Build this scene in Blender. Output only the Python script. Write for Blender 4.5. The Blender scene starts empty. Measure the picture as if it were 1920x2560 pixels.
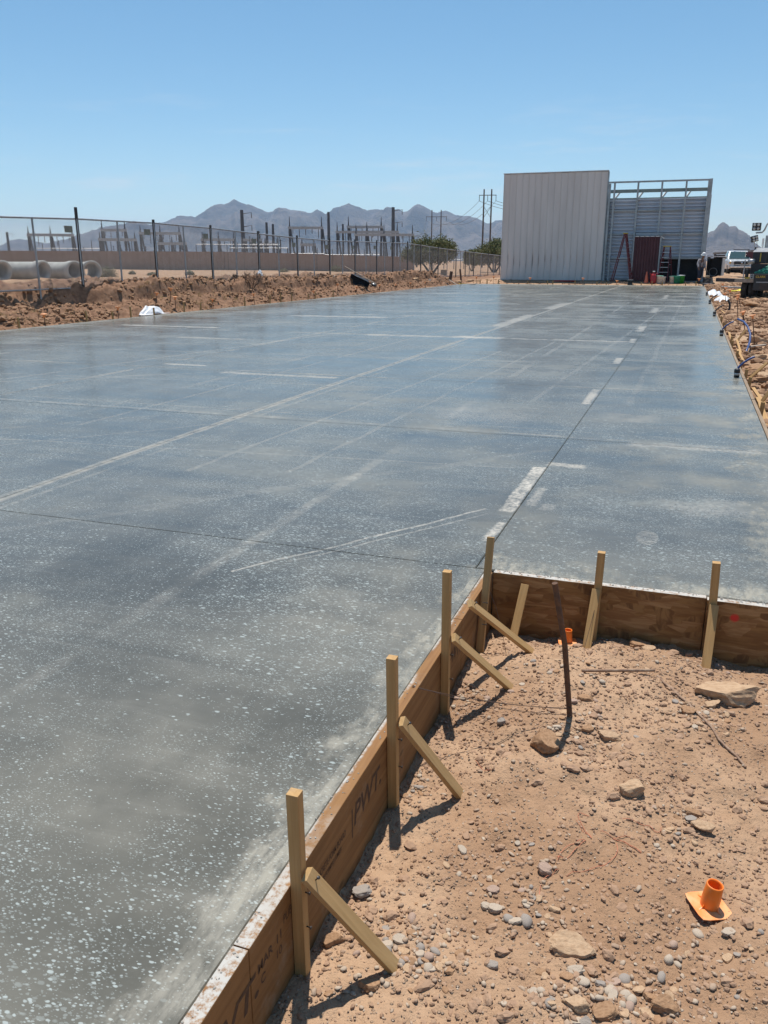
import bpy, bmesh, math, random
import numpy as np
from mathutils import Vector, Matrix, Euler
R = math.radians
random.seed(7); rng = np.random.default_rng(7)
scene = bpy.context.scene
col = scene.collection

# ------------------------------------------------------------------ camera
F, VX, VY, EYE = 2080.0, 1735.0, 652.0, 1.45          # focal length and vanishing point in photo pixels (1920 x 2560)
PITCH = math.atan((1280 - VY) / F); YAW = math.atan((VX - 960) / math.hypot(F, 1280 - VY))
cam = bpy.data.cameras.new('camera'); camo = bpy.data.objects.new('camera', cam); col.objects.link(camo)
camo.location = (0, 0, EYE); camo.rotation_euler = (math.pi / 2 - PITCH, 0, YAW)
cam.sensor_fit = 'VERTICAL'; cam.sensor_height = 24.0; cam.sensor_width = 18.0; cam.lens = F / 2560 * 24.0
cam.clip_start = 0.05; cam.clip_end = 60000
scene.camera = camo
# ------------------------------------------------------------------ sky, sun, exposure
SUN = Vector((-0.12, 0.28, 1.0)).normalized()
elev = math.asin(SUN.z); azim = math.atan2(SUN.x, SUN.y)
world = bpy.data.worlds.new('World'); scene.world = world; world.use_nodes = True
wn, wl = world.node_tree.nodes, world.node_tree.links
wn.clear()
w_out = wn.new('ShaderNodeOutputWorld'); w_bg = wn.new('ShaderNodeBackground'); w_sky = wn.new('ShaderNodeTexSky')
w_sky.sky_type = 'NISHITA'; w_sky.sun_disc = False; w_sky.sun_elevation = elev; w_sky.sun_rotation = azim
w_sky.air_density = 1.0; w_sky.dust_density = 0.6; w_sky.ozone_density = 3.0; w_sky.altitude = 1000
w_bg.inputs['Strength'].default_value = 0.108
# thin cirrus streaks low over the horizon, all the way round
tc = wn.new('ShaderNodeTexCoord'); sep = wn.new('ShaderNodeSeparateXYZ'); wl.new(tc.outputs['Generated'], sep.inputs[0])
mp = wn.new('ShaderNodeMapping'); mp.inputs['Scale'].default_value = (3.2, 3.2, 22.0); mp.inputs['Location'].default_value = (0.55, 0.2, 0.35)
wl.new(tc.outputs['Generated'], mp.inputs[0])
cn = wn.new('ShaderNodeTexNoise'); cn.inputs['Scale'].default_value = 2.0; cn.inputs['Detail'].default_value = 7; cn.inputs['Roughness'].default_value = 0.62
wl.new(mp.outputs[0], cn.inputs[0])
cr = wn.new('ShaderNodeMapRange'); cr.interpolation_type = 'SMOOTHSTEP'; cr.inputs[1].default_value = 0.52; cr.inputs[2].default_value = 0.80; cr.inputs[4].default_value = 0.50
wl.new(cn.outputs[0], cr.inputs[0])
cb = wn.new('ShaderNodeMapRange'); cb.inputs[1].default_value = 0.20; cb.inputs[2].default_value = 0.06; wl.new(sep.outputs[2], cb.inputs[0])
cm = wn.new('ShaderNodeMath'); cm.operation = 'MULTIPLY'; wl.new(cr.outputs[0], cm.inputs[0]); wl.new(cb.outputs[0], cm.inputs[1])
mx = wn.new('ShaderNodeMix'); mx.data_type = 'RGBA'; mx.inputs[7].default_value = (6.4, 6.6, 6.9, 1)
wl.new(cm.outputs[0], mx.inputs[0]); hs = wn.new('ShaderNodeHueSaturation'); hs.inputs['Saturation'].default_value = 1.14; hs.inputs['Hue'].default_value = 0.487; wl.new(w_sky.outputs[0], hs.inputs['Color']); wl.new(hs.outputs[0], mx.inputs[6]); wl.new(mx.outputs[2], w_bg.inputs['Color'])
wl.new(w_bg.outputs[0], w_out.inputs['Surface'])
sun = bpy.data.lights.new('sun', 'SUN'); sun.energy = 5.0; sun.angle = R(0.53); sun.color = (1.0, 0.955, 0.89)
suno = bpy.data.objects.new('sun', sun); col.objects.link(suno); suno.rotation_euler = SUN.to_track_quat('Z', 'Y').to_euler(); suno.location = (0, 0, 60)
vs = scene.view_settings; vs.view_transform = 'Standard'; vs.look = 'None'; vs.gamma = 1.0; vs.exposure = 0.18; vs.use_curve_mapping = False
scene.render.film_transparent = False
scene.cycles.max_bounces = 8; scene.cycles.volume_bounces = 1; scene.cycles.use_denoising = True

# ------------------------------------------------------------------ pixel -> place helpers
fw = np.array([-math.sin(YAW) * math.cos(PITCH), math.cos(YAW) * math.cos(PITCH), -math.sin(PITCH)])
rt = np.array([math.cos(YAW), math.sin(YAW), 0.0]); up = np.cross(rt, fw); CAM = np.array([0, 0, EYE])
def ray(x, y): return fw + rt * (x - 960) / F + up * (1280 - y) / F
def at(x, y, z=0.0): d = ray(x, y); return Vector(CAM + d * ((z - EYE) / d[2]))
def aty(x, y, Y): d = ray(x, y); return Vector(CAM + d * (Y / d[1]))
def atx(x, y, X): d = ray(x, y); return Vector(CAM + d * (X / d[0]))
def atd(x, y, D): d = ray(x, y); return Vector(CAM + d * (D / math.hypot(d[0], d[1])))

# ------------------------------------------------------------------ numpy noise and the lie of the land
def vnoise(x, y, seed=0):
    ix = np.floor(x).astype(np.int64); iy = np.floor(y).astype(np.int64); fx = x - ix; fy = y - iy
    def h(a, b):
        n = (a * 374761393 + b * 668265263 + seed * 974634777) & 0xffffffff
        n = ((n ^ (n >> 13)) * 1274126177) & 0xffffffff
        n = ((n ^ (n >> 16)) * 2246822519) & 0xffffffff
        return ((n ^ (n >> 15)) & 0xffffff) / float(0xffffff)
    ux = fx * fx * fx * (fx * (fx * 6 - 15) + 10); uy = fy * fy * fy * (fy * (fy * 6 - 15) + 10)
    return (h(ix, iy) * (1 - ux) + h(ix + 1, iy) * ux) * (1 - uy) + (h(ix, iy + 1) * (1 - ux) + h(ix + 1, iy + 1) * ux) * uy
def fbm(x, y, o=4, seed=0, rough=0.5):
    v = 0; a = 1.0; s = 0
    for i in range(o):
        v = v + a * (vnoise(x * 2 ** i + 17.3 * i, y * 2 ** i - 9.1 * i, seed + i) - 0.5); s += a; a *= rough
    return v / s * 2
def sstep(a, b, x): t = np.clip((x - a) / (b - a), 0, 1); return t * t * (3 - 2 * t)
XL, XC, XR, YC, YE = -14.05, -0.815, 0.735, 3.784, 55.7        # slab outline
YN = -3.0
def ground_h(x, y):
    x = np.asarray(x, float); y = np.asarray(y, float)
    far = np.clip(-0.8 - 0.0119 * x, -0.3, 0.5)
    # bank on the left of the slab, fence on its crest
    crest = np.interp(y, [0, 25, 35, 45, 50, 57, 64, 75, 120], [.80, .80, .74, .70, .76, .5, .34, .22, .0])
    w = 1.55 + 0.35 * fbm(y * 0.8, y * 0 + 3.3, 3, 5) + 0.95 * sstep(20.6, 19.2, y)
    t = XL - x
    s = np.clip(t / w, 0, 1.0)
    prof = np.where(s < 0.62, 0.36 * sstep(0, 0.62, s) + 0.16 * s, 0)
    lo = 0.36 + 0.16 * 0.62
    prof = np.where(s >= 0.62, lo + (1 - lo) * sstep(0.66, 0.86, s), prof)
    rough = sstep(0.05, 0.5, t) * (1 - 0.65 * sstep(2.5, 6, t))
    clod = 0.20 * fbm(x * 1.1, y * .8, 3, 11) + 0.16 * (np.abs(fbm(x * 3.0, y * 2.2, 4, 12, .6)) - 0.25) + 0.11 * fbm(x * 7, y * 5, 3, 13, .6)
    bank = -0.07 + (crest + 0.07) * prof + rough * clod
    k = sstep(6, 60, t)
    left = bank * (1 - k) + (far + 0.25 * fbm(x * .05, y * .05, 3, 21)) * k
    # strip on the right of the slab
    base = np.interp(y, [-5, 3.7, 12, 30, 42, 50, 56, 60, 66, 74, 82, 100], [-.27, -.27, -.24, -.17, -.10, -.02, .06, .20, .38, .40, .30, .3])
    xr = sstep(0.8, 2.2, x)
    right = base + (0.07 + 0.06 * xr) * fbm(x * 1.1, y * 1.1, 4, 31) + 0.07 * (np.abs(fbm(x * 4, y * 3, 3, 33)) - .2)
    right = right + 0.30 * np.exp(-(((x - 1.9) / 1.0) ** 2 + ((y - 60.5) / 1.6) ** 2))      # spoil heap by the building's end
    # beyond the far edge
    endz = np.interp(y, [YE, YE + .6, 58.2, 62, 75, 110], [-.04, .02, .19, .20, .25, .15])
    kf = sstep(80, 150, y)
    end = endz * (1 - kf) + far * kf + 0.025 * fbm(x * 1.7, y * 1.7, 3, 41)
    # pocket in the corner of the forms
    pk = -0.264 + 0.042 * fbm(x * 1.6, y * 1.6, 3, 51) + 0.028 * fbm(x * 5.5, y * 5.5, 3, 52) + 0.016 * fbm(x * 15, y * 15, 4, 53, .7) + 0.05 * np.exp(-(((x + .2) / .45) ** 2 + ((y - 2.85) / .75) ** 2))
    pk = pk - 0.028 * np.exp(-((y - 3.72) / 0.12) ** 2) + 0.03 * np.exp(-(((x + .35) / .35) ** 2 + ((y - 3.2) / .45) ** 2))
    # put together
    z = np.where(x < XL, left, 0.0)
    mid = np.where(y > YE, end, -0.33)
    z = np.where((x >= XL) & (x <= XR), mid, z)
    # the transition left/end and right/end
    ke = sstep(-1.5, 0.0, XL - x) * 0 + sstep(0, 3.5, x - XL + 3.5)
    z = np.where((x < XL) & (y > YE - 4), left * (1 - ke * sstep(YE - 4, YE + 2, y)) + end * ke * sstep(YE - 4, YE + 2, y), z)
    z = np.where((x > XR), right * (1 - kf) + far * kf, z)
    kr = sstep(-2.0, 1.2, x) * sstep(YE, YE + 1.5, y)
    z = np.where((y > YE) & (x > -2.0) & (x <= XR), end * (1 - kr) + right * kr, z)
    z = np.where((x > XC + 0.015) & (y < YC - 0.015), pk, z)
    return z
def gh(x, y): return float(ground_h(np.array([x]), np.array([y]))[0])

# ------------------------------------------------------------------ materials
class N:
    """small node-building helper"""
    def __init__(s, name):
        s.m = bpy.data.materials.new(name); s.m.use_nodes = True; s.t = s.m.node_tree; s.t.nodes.clear()
        s.out = s.t.nodes.new('ShaderNodeOutputMaterial'); s.b = s.t.nodes.new('ShaderNodeBsdfPrincipled')
        s.t.links.new(s.b.outputs[0], s.out.inputs['Surface'])
        s.co = s.t.nodes.new('ShaderNodeTexCoord').outputs['Object']
    def n(s, k, **kw):
        nd = s.t.nodes.new(k)
        for a, v in kw.items(): setattr(nd, a, v)
        return nd
    def set(s, sock, v):
        if isinstance(v, bpy.types.NodeSocket): s.t.links.new(v, sock)
        elif isinstance(v, (tuple, list)) and len(v) == 3 and sock.type == 'RGBA': sock.default_value = (*v, 1)
        else: sock.default_value = v
    def math(s, op, a, b=None, c=None, clamp=False):
        nd = s.n('ShaderNodeMath', operation=op, use_clamp=clamp)
        for i, v in enumerate((a, b, c)):
            if v is not None: s.set(nd.inputs[i], v)
        return nd.outputs[0]
    def map(s, co, scale=(1, 1, 1), rot=(0, 0, 0), loc=(0, 0, 0)):
        nd = s.n('ShaderNodeMapping'); s.set(nd.inputs[0], co); nd.inputs['Scale'].default_value = scale; nd.inputs['Rotation'].default_value = rot; nd.inputs['Location'].default_value = loc
        return nd.outputs[0]
    def noise(s, scale, detail=4, rough=.5, co=None, dist=0.0):
        nd = s.n('ShaderNodeTexNoise'); s.set(nd.inputs[0], co or s.co); nd.inputs['Scale'].default_value = scale; nd.inputs['Detail'].default_value = detail; nd.inputs['Roughness'].default_value = rough; nd.inputs['Distortion'].default_value = dist
        return nd.outputs[0]
    def vor(s, scale, co=None, feature='F1', rnd=1.0):
        nd = s.n('ShaderNodeTexVoronoi', feature=feature); s.set(nd.inputs['Vector'], co or s.co); nd.inputs['Scale'].default_value = scale; nd.inputs['Randomness'].default_value = rnd
        return nd.outputs
    def ramp(s, v, lo, hi, a=0.0, b=1.0):
        nd = s.n('ShaderNodeMapRange', interpolation_type='SMOOTHSTEP'); s.set(nd.inputs[0], v); s.set(nd.inputs[1], lo); s.set(nd.inputs[2], hi); nd.inputs[3].default_value = a; nd.inputs[4].default_value = b
        return nd.outputs[0]
    def mix(s, f, a, b):
        nd = s.n('ShaderNodeMix', data_type='RGBA'); s.set(nd.inputs[0], f); s.set(nd.inputs[6], a); s.set(nd.inputs[7], b)
        return nd.outputs[2]
    def bump(s, h, strength, dist=0.01):
        nd = s.n('ShaderNodeBump'); s.set(nd.inputs['Height'], h); nd.inputs['Strength'].default_value = strength; nd.inputs['Distance'].default_value = dist
        s.t.links.new(nd.outputs[0], s.b.inputs['Normal'])
    def fin(s, colr, rough=.8, metal=0.0, spec=.5):
        s.set(s.b.inputs['Base Color'], colr); s.set(s.b.inputs['Roughness'], rough); s.set(s.b.inputs['Metallic'], metal); s.set(s.b.inputs['Specular IOR Level'], spec)
        return s.m
def simple(name, c, rough=.6, metal=0.0, c2=None, scale=8.0, bump=0.0, spec=.5):
    k = N(name); c2 = c2 or tuple(v * .7 for v in c)
    f = k.ramp(k.noise(scale, 6, .6), .35, .68)
    if bump: k.bump(k.noise(scale * 4, 5, .6), bump, .01)
    r = k.math('MULTIPLY_ADD', k.noise(scale * 2.3, 3), .3, rough - .15, clamp=True)
    return k.fin(k.mix(f, c, c2), r, metal, spec)
def islands(name, cols, rough=.85, bump=.4, scale=30.0):
    k = N(name); g = k.n('ShaderNodeNewGeometry'); cr_ = k.n('ShaderNodeValToRGB'); el = cr_.color_ramp.elements
    cr_.color_ramp.interpolation = 'LINEAR'
    for i, c in enumerate(cols):
        e = el[i] if i < 2 else el.new(0)
        e.position = i / (len(cols) - 1); e.color = (*c, 1)
    k.set(cr_.inputs[0], g.outputs['Random Per Island'])
    f = k.noise(scale, 5, .6); d = k.mix(k.ramp(f, .3, .75), cr_.outputs[0], (.30, .19, .12))
    dd = k.n('ShaderNodeMix', data_type='RGBA'); dd.inputs[0].default_value = .45; k.set(dd.inputs[6], cr_.outputs[0]); k.set(dd.inputs[7], d)
    k.bump(k.noise(scale * 2, 5, .6), bump, .006)
    return k.fin(dd.outputs[2], rough, 0, .3)
M = {}
def dirt(name, a, b, c, fine=1.0):
    k = N(name)
    f1 = k.noise(.9, 6, .6); f2 = k.noise(9, 6, .65); f3 = k.noise(60 * fine, 4, .7); f4 = k.noise(.06, 5, .6)
    x = k.mix(k.ramp(f1, .40, .58), a, b); x = k.mix(k.math('MULTIPLY', k.ramp(f2, .45, .75), .55), x, c)
    x = k.mix(k.math('MULTIPLY', k.ramp(f4, .4, .65), .35), x, (.30, .215, .15))
    v = k.vor(55 * fine); gr = k.math('MULTIPLY', k.ramp(v['Distance'], .30, .12), k.ramp(f2, .42, .62))
    x = k.mix(k.math('MULTIPLY', gr, .6), x, k.mix(k.n('ShaderNodeSeparateColor').outputs[0], (.40, .33, .27), (.40, .33, .27)))
    sp = k.n('ShaderNodeSeparateXYZ'); k.set(sp.inputs[0], k.co)
    xw = k.math('MULTIPLY_ADD', f1, 1.6, sp.outputs[0])     # freshly dug, darker soil of the bank
    dug = k.math('MULTIPLY', k.ramp(xw, -13.1, -13.6), k.ramp(xw, -19.0, -16.6)); x = k.mix(dug, x, k.mix(k.ramp(f2, .35, .65), (.285, .168, .105), (.19, .105, .064)))
    h = k.math('ADD', k.math('MULTIPLY', f2, .8), k.math('ADD', k.math('MULTIPLY', f3, .45), k.math('MULTIPLY', gr, .5)))
    k.bump(h, 1.0, .022)
    return k.fin(x, .95, 0, .15)
M['dirt'] = dirt('reddish_dirt', (.440, .288, .180), (.330, .200, .118), (.235, .135, .080))
def slab_mat():
    k = N('sealed_concrete')
    sp = k.n('ShaderNodeSeparateXYZ'); k.set(sp.inputs[0], k.co); X, Y = sp.outputs[0], sp.outputs[1]
    warp = k.n('ShaderNodeTexNoise'); k.set(warp.inputs[0], k.co); warp.inputs['Scale'].default_value = 2.2; warp.inputs['Detail'].default_value = 5
    n1 = k.noise(.45, 7, .62); n2 = k.noise(1.0, 6, .6, k.map(k.co, (.35, 2.6, 1))); n3 = k.noise(1.0, 5, .6, k.map(k.co, (3.0, .22, 1), (0, 0, R(8)))); n4 = k.noise(14, 6, .7)
    v = k.math('ADD', k.math('MULTIPLY', n1, .55), k.math('ADD', k.math('MULTIPLY', n2, .30), k.math('MULTIPLY', n3, .15)))
    c = k.mix(k.ramp(v, .36, .64), (.068, .065, .052), (.158, .151, .124))
    c = k.mix(k.math('MULTIPLY', k.ramp(n4, .45, .8), .20), c, (.20, .19, .165))
    # trowel swirls
    tr = k.noise(1.0, 5, .65, k.map(k.co, (.9, 7.0, 1), (0, 0, R(24))), 1.2)
    c = k.mix(k.math('MULTIPLY', k.ramp(tr, .54, .72), .30), c, (.21, .20, .17))
    # dried droplets of curing compound
    def drops(scale, r0, r1, thr0, thr1, ns, co):
        o = k.vor(scale, co); rnd = k.n('ShaderNodeSeparateColor'); k.set(rnd.inputs[0], o['Color'])
        den = k.ramp(k.noise(ns, 4, .6), thr0, thr1)
        rad = k.math('MULTIPLY_ADD', k.math('MULTIPLY', rnd.outputs[0], den), r1, r0)
        on = k.math('GREATER_THAN', k.math('MULTIPLY', den, 1.25), rnd.outputs[1])
        soft = k.ramp(o['Distance'], k.math('MULTIPLY', rad, 1.25), k.math('MULTIPLY', rad, .7))
        return k.math('MULTIPLY', k.math('MULTIPLY', soft, k.math('MULTIPLY_ADD', rnd.outputs[2], .75, .25)), on)
    wv = k.n('ShaderNodeVectorMath', operation='MULTIPLY_ADD'); k.set(wv.inputs[0], warp.outputs['Color']); wv.inputs[1].default_value = (.03, .03, 0); k.set(wv.inputs[2], k.map(k.co, (.8, 1.5, 0), (0, 0, R(-35))))
    rag = k.n('ShaderNodeTexNoise'); k.set(rag.inputs[0], k.co); rag.inputs['Scale'].default_value = 90; rag.inputs['Detail'].default_value = 1
    wv2 = k.n('ShaderNodeVectorMath', operation='MULTIPLY_ADD'); k.set(wv2.inputs[0], rag.outputs['Color']); wv2.inputs[1].default_value = (.006, .006, 0); k.set(wv2.inputs[2], wv.outputs[0])
    co2 = wv2.outputs[0]
    dr = k.math('MAXIMUM', drops(42, .04, .36, .34, .60, .9, co2), k.math('MAXIMUM', drops(90, .07, .38, .28, .58, .7, co2), k.math('MULTIPLY', drops(140, .1, .34, .30, .62, 2.6, co2), .75)))
    c = k.mix(k.math('MULTIPLY', dr, .80), c, (.36, .405, .39))
    # pale dust: edges of the pour, joints, and drifts with a shape of their own
    nz = k.noise(3.2, 6, .68); nzc = k.math('SUBTRACT', nz, .5)
    def edge(d, w, on=None, amp=.5):
        m = k.ramp(k.math('ADD', d, k.math('MULTIPLY', nzc, amp)), w, .02)
        return m if on is None else k.math('MULTIPLY', m, on)
    inx = k.math('GREATER_THAN', X, XC - .04); iny = k.math('LESS_THAN', Y, YC + .03)
    eA = edge(k.math('SUBTRACT', XC, X), .17, iny, .75); eB = edge(k.math('SUBTRACT', Y, YC), .26, inx, .9); eC = edge(k.math('SUBTRACT', XR, X), .36, k.math('GREATER_THAN', Y, YC), 1.3)
    eD = edge(k.math('SUBTRACT', YE, Y), 5.0, None, 5.0); eL = edge(k.math('SUBTRACT', X, XL), .5, None, .6)
    dust = k.math('MAXIMUM', k.math('MAXIMUM', eA, eB), k.math('MAXIMUM', k.math('MULTIPLY', eC, .8), k.math('MAXIMUM', k.math('MULTIPLY', eD, .8), k.math('MULTIPLY', eL, .6))))
    dust = k.math('MULTIPLY', dust, k.math('MULTIPLY', k.ramp(k.noise(1, 7, .75, k.map(k.co, (26, 9, 1), (0, 0, R(20)))), .34, .62, .15, 1.0), k.ramp(k.noise(2.2, 4, .6), .36, .58, .3, 1.0)))
    pat = k.math('MULTIPLY', k.ramp(k.noise(.75, 4, .55, k.map(k.co, (1, .8, 1), (0, 0, 0), (3.1, 1.7, 0))), .50, .68), k.math('MULTIPLY', k.ramp(X, -5.5, .2), .45))
    dust = k.math('MAXIMUM', dust, k.math('MULTIPLY', pat, k.ramp(k.noise(5, 6, .7), .25, .65, .4, 1.0)))
    c = k.mix(k.math('MULTIPLY', dust, .70), c, (.36, .335, .27))
    def band(coord, pos, w, st):
        d = k.math('ABSOLUTE', k.math('SUBTRACT', coord, pos)); return k.math('MULTIPLY', k.ramp(k.math('ADD', d, k.math('MULTIPLY', nzc, w * .8)), w, w * .3), st)
    pn = k.ramp(k.noise(.7, 5, .6), .40, .62)
    bands = None
    for b in (band(X, -4.02, .07, .55), band(X, -3.86, .03, .35), band(X, -7.24, .07, .6), band(X, -10.5, .06, .4), band(Y, 7.16, .05, .5), band(Y, 7.42, .03, .35), band(Y, 10.2, .06, .45), band(Y, 16.35, .10, .45), band(Y, 13.3, .06, .3), band(Y, 22.5, .2, .5), band(Y, 30.0, .35, .55), band(Y, 38.5, .5, .5), band(X, -2.1, .06, .3), band(X, -5.6, .08, .25)):
        b = k.math('MULTIPLY', b, pn) if bands is not None else b
        bands = b if bands is None else k.math('MAXIMUM', bands, b)
    bands = k.math('MULTIPLY', bands, k.ramp(k.noise(11, 6, .75), .34, .62, .15, 1.0)); c = k.mix(bands, c, (.44, .41, .35))
    wn1 = k.math('SUBTRACT', k.noise(1.4, 3), .5); wn2 = k.math('SUBTRACT', k.noise(1.7, 3, .5, k.map(k.co, (1, 1, 1), (0, 0, 0), (7, 3, 0))), .5); wf = k.math('SUBTRACT', k.noise(30, 4, .7), .5)
    XW = k.math('MULTIPLY_ADD', wf, .02, k.math('MULTIPLY_ADD', wn1, .09, X)); YW = k.math('MULTIPLY_ADD', wf, .03, k.math('MULTIPLY_ADD', wn2, .09, Y))
    # chalky smears (x0, x1, y0, y1, strength)
    sm = None
    def rect(x0, x1, y0, y1, st, soft):
        def side(v, a, b): return k.math('MULTIPLY', k.ramp(v, a - soft, a + soft), k.ramp(v, b + soft, b - soft))
        xx = k.math('MULTIPLY_ADD', wf, soft * 2.5, k.math('MULTIPLY_ADD', nzc, soft * 3 + .03, X)); yy = k.math('MULTIPLY_ADD', wf, soft * 4, k.math('MULTIPLY_ADD', nzc, soft * 7, Y))
        return k.math('MULTIPLY', k.math('MULTIPLY', side(xx, x0, x1), side(yy, y0, y1)), st)
    for a in ((-.965, -.875, 4.78, 5.98, .9, .012), (-.88, -.60, 6.05, 6.16, .7, .02), (-.835, -.78, 4.95, 5.4, .5, .02), (-.93, -.885, 4.2, 4.55, .75, .014), (-.98, -.89, 8.95, 10.05, .7, .02), (-.99, -.89, 12.8, 13.6, .7, .02), (-1.0, -.9, 16.3, 17.1, .65, .03), (-1.05, -.88, 19, 20.5, .7, .05), (-1.05, -.88, 26, 29, .6, .1), (-1.05, -.88, 36, 40, .6, .1),
              (-.35, .66, 6.98, 7.12, .42, .05), (-6.2, -4.6, 16.15, 16.4, .55, .10), (-4.4, -3.4, 16.2, 16.6, .75, .10), (-3.2, -2.5, 16.3, 16.42, .6, .04), (-2.4, -1.0, 16.35, 16.5, .6, .05), (-4.3, -4.05, 19.4, 24, .55, .08), (-4.35, -4.0, 27, 31, .5, .12), (-12.6, -10.0, 16.75, 17.0, .65, .06), (-10.4, -7.6, 21.2, 21.7, .6, .1), (-5.9, -4.2, 9.9, 10.05, .55, .03), (-7.2, -6.5, 10.5, 10.6, .7, .02), (-9.5, -8.0, 14.4, 14.55, .5, .04), (-.74, -.66, 4.90, 5.02, .3, .02), (-.6, -.2, 8.1, 8.5, .22, .12), (-2.3, -1.4, 7.6, 8.4, .22, .2), (-.05, .5, 5.1, 5.4, .25, .12)):
        r_ = rect(*a); sm = r_ if sm is None else k.math('MAXIMUM', sm, r_)
    # scuff of a dragged board (slanting) and one boot print
    def line(x0, y0, x1, y1, w, st):
        L = math.hypot(x1 - x0, y1 - y0); nx_, ny_ = -(y1 - y0) / L, (x1 - x0) / L; tx_, ty_ = (x1 - x0) / L, (y1 - y0) / L
        d = k.math('ABSOLUTE', k.math('ADD', k.math('ADD', k.math('MULTIPLY', XW, nx_), k.math('MULTIPLY', YW, ny_)), -(x0 * nx_ + y0 * ny_)))
        s_ = k.math('ADD', k.math('ADD', k.math('MULTIPLY', X, tx_), k.math('MULTIPLY', Y, ty_)), -(x0 * tx_ + y0 * ty_))
        m = k.ramp(k.math('MULTIPLY_ADD', nzc, w * .8, d), w, w * .4); return k.math('MULTIPLY', k.math('MULTIPLY', m, k.math('MULTIPLY', k.math('GREATER_THAN', s_, 0), k.math('LESS_THAN', s_, L))), st)
    for a in ((-1.98, 3.33, -1.05, 4.80, .013, .6), (-1.78, 3.55, -1.02, 4.70, .010, .35), (-3.9, 3.0, -.95, 6.6, .05, .10), (-6.9, 4.6, -2.0, 9.9, .05, .10), (-6.0, 4.3, -4.1, 6.6, .02, .22), (-3.1, 4.1, -1.3, 6.1, .06, .10), (-8.8, 7.6, -5, 10.8, .03, .3), (-1.5, 9, -.7, 30, .04, .16), (-.5, 9, -.2, 40, .05, .12), (-3.3, 5, -2.9, 14, .03, .22), (-2.6, 5.2, -2.3, 16, .03, .2), (-8.2, 8.2, -6.0, 22, .05, .25), (-5.2, 6.2, -5.0, 18, .04, .22), (-9.6, 8.8, -3.2, 9.4, .03, .22), (-6.0, 5.4, -1.1, 5.9, .02, .22), (-9.8, 12, -2, 12.6, .05, .22), (-12, 18.6, -3, 19.4, .08, .3), (-12, 24, -1.5, 25, .12, .3)):
        sm = k.math('MAXIMUM', sm, line(*a))
    bx_ = k.math('DIVIDE', k.math('SUBTRACT', X, -.095), .062); by_ = k.math('DIVIDE', k.math('SUBTRACT', Y, 4.55), .13)
    bd = k.math('ADD', k.math('MULTIPLY', bx_, bx_), k.math('MULTIPLY', by_, by_))
    st_ = k.math('SINE', k.math('MULTIPLY_ADD', nz, 9.0, k.math('MULTIPLY', Y, 260.0)))
    sm = k.math('MAXIMUM', sm, k.math('MULTIPLY', k.math('MULTIPLY', k.ramp(bd, 1.1, .75), k.ramp(st_, .1, .5)), .6))
    sm = k.math('MULTIPLY', sm, k.math('MULTIPLY', k.ramp(k.noise(34, 6, .8), .38, .58, .12, 1.0), k.ramp(k.noise(2.6, 6, .75), .34, .52, .30, 1.0)))
    c = k.mix(k.math('MULTIPLY', sm, .9), c, (.56, .52, .45))
    matt = k.math('MAXIMUM', k.math('MAXIMUM', dust, sm), k.math('MULTIPLY', bands, .8))
    ro = k.math('ADD', k.math('MULTIPLY_ADD', n2, .24, .085), k.math('MULTIPLY', k.ramp(n1, .4, .7), .10))
    ro = k.math('ADD', ro, k.math('MULTIPLY', matt, .45), clamp=True)
    ro = k.math('ADD', ro, k.math('MULTIPLY', dr, .2), clamp=True)
    k.bump(k.math('ADD', k.math('MULTIPLY', n4, .5), k.math('MULTIPLY', tr, .9)), .10, .006)
    return k.fin(c, ro, 0, .36)
M['slab'] = slab_mat()
M['slab_side'] = simple('raw_concrete', (.36, .34, .30), .9, c2=(.26, .24, .21), scale=12, bump=.4)
def wood(name, a, b, axis, rough=.7, spots=None, splash=False, scale=1.0):
    """grain runs along the given axis (0 x, 1 y, 2 z)"""
    k = N(name); sc = [34 * scale, 34 * scale, 34 * scale]; sc[axis] = 1.6 * scale
    g = k.noise(1, 7, .65, k.map(k.co, tuple(sc)), .6); g2 = k.noise(2.2, 4, .6)
    c = k.mix(k.ramp(g, .32, .68), a, b); c = k.mix(k.math('MULTIPLY', k.ramp(g2, .45, .7), .4), c, tuple(v * .55 for v in a))
    kn = k.vor(5.0, k.map(k.co, tuple(2.2 if i_ != axis else .9 for i_ in range(3)))); c = k.mix(k.math('MULTIPLY', k.ramp(kn['Distance'], .13, .05), .7), c, tuple(v * .35 for v in a))
    dst = k.ramp(k.noise(6, 5, .7), .52, .72); c = k.mix(k.math('MULTIPLY', dst, .35), c, (.36, .28, .20))
    if splash:
        ge = k.n('ShaderNodeNewGeometry'); sp = k.n('ShaderNodeSeparateXYZ'); k.set(sp.inputs[0], ge.outputs['Normal'])
        s3 = k.n('ShaderNodeSeparateXYZ'); k.set(s3.inputs[0], k.co)
        inner = k.ramp(k.math('MULTIPLY_ADD', k.noise(7, 4, .6), .03, s3.outputs[0]), XC + .030, XC + .018)
        nearp = k.ramp(k.math('MULTIPLY_ADD', k.noise(2.5, 4, .6), 1.0, s3.outputs[1]), 2.35, 1.9)
        lng = k.math('MAXIMUM', nearp, k.math('MULTIPLY', inner, k.ramp(k.noise(3, 3, .6), .40, .52)))
        w_ = k.math('MULTIPLY', k.math('GREATER_THAN', sp.outputs[2], .6), k.math('MULTIPLY', k.ramp(k.noise(38, 6, .75), .36, .56), lng))
        c = k.mix(w_, c, (.44, .42, .38))
    if spots:
        c = k.mix(k.math('MULTIPLY', k.ramp(k.noise(3.4, 5, .6), .58, .72), .75), c, spots)
    k.bump(g, .35, .004)
    return k.fin(c, rough, 0, .3)
M['stake'] = wood('pine_stake', (.50, .305, .125), (.36, .205, .078), 2)
M['brace'] = wood('pine_brace', (.50, .32, .145), (.36, .22, .09), 2)
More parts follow.
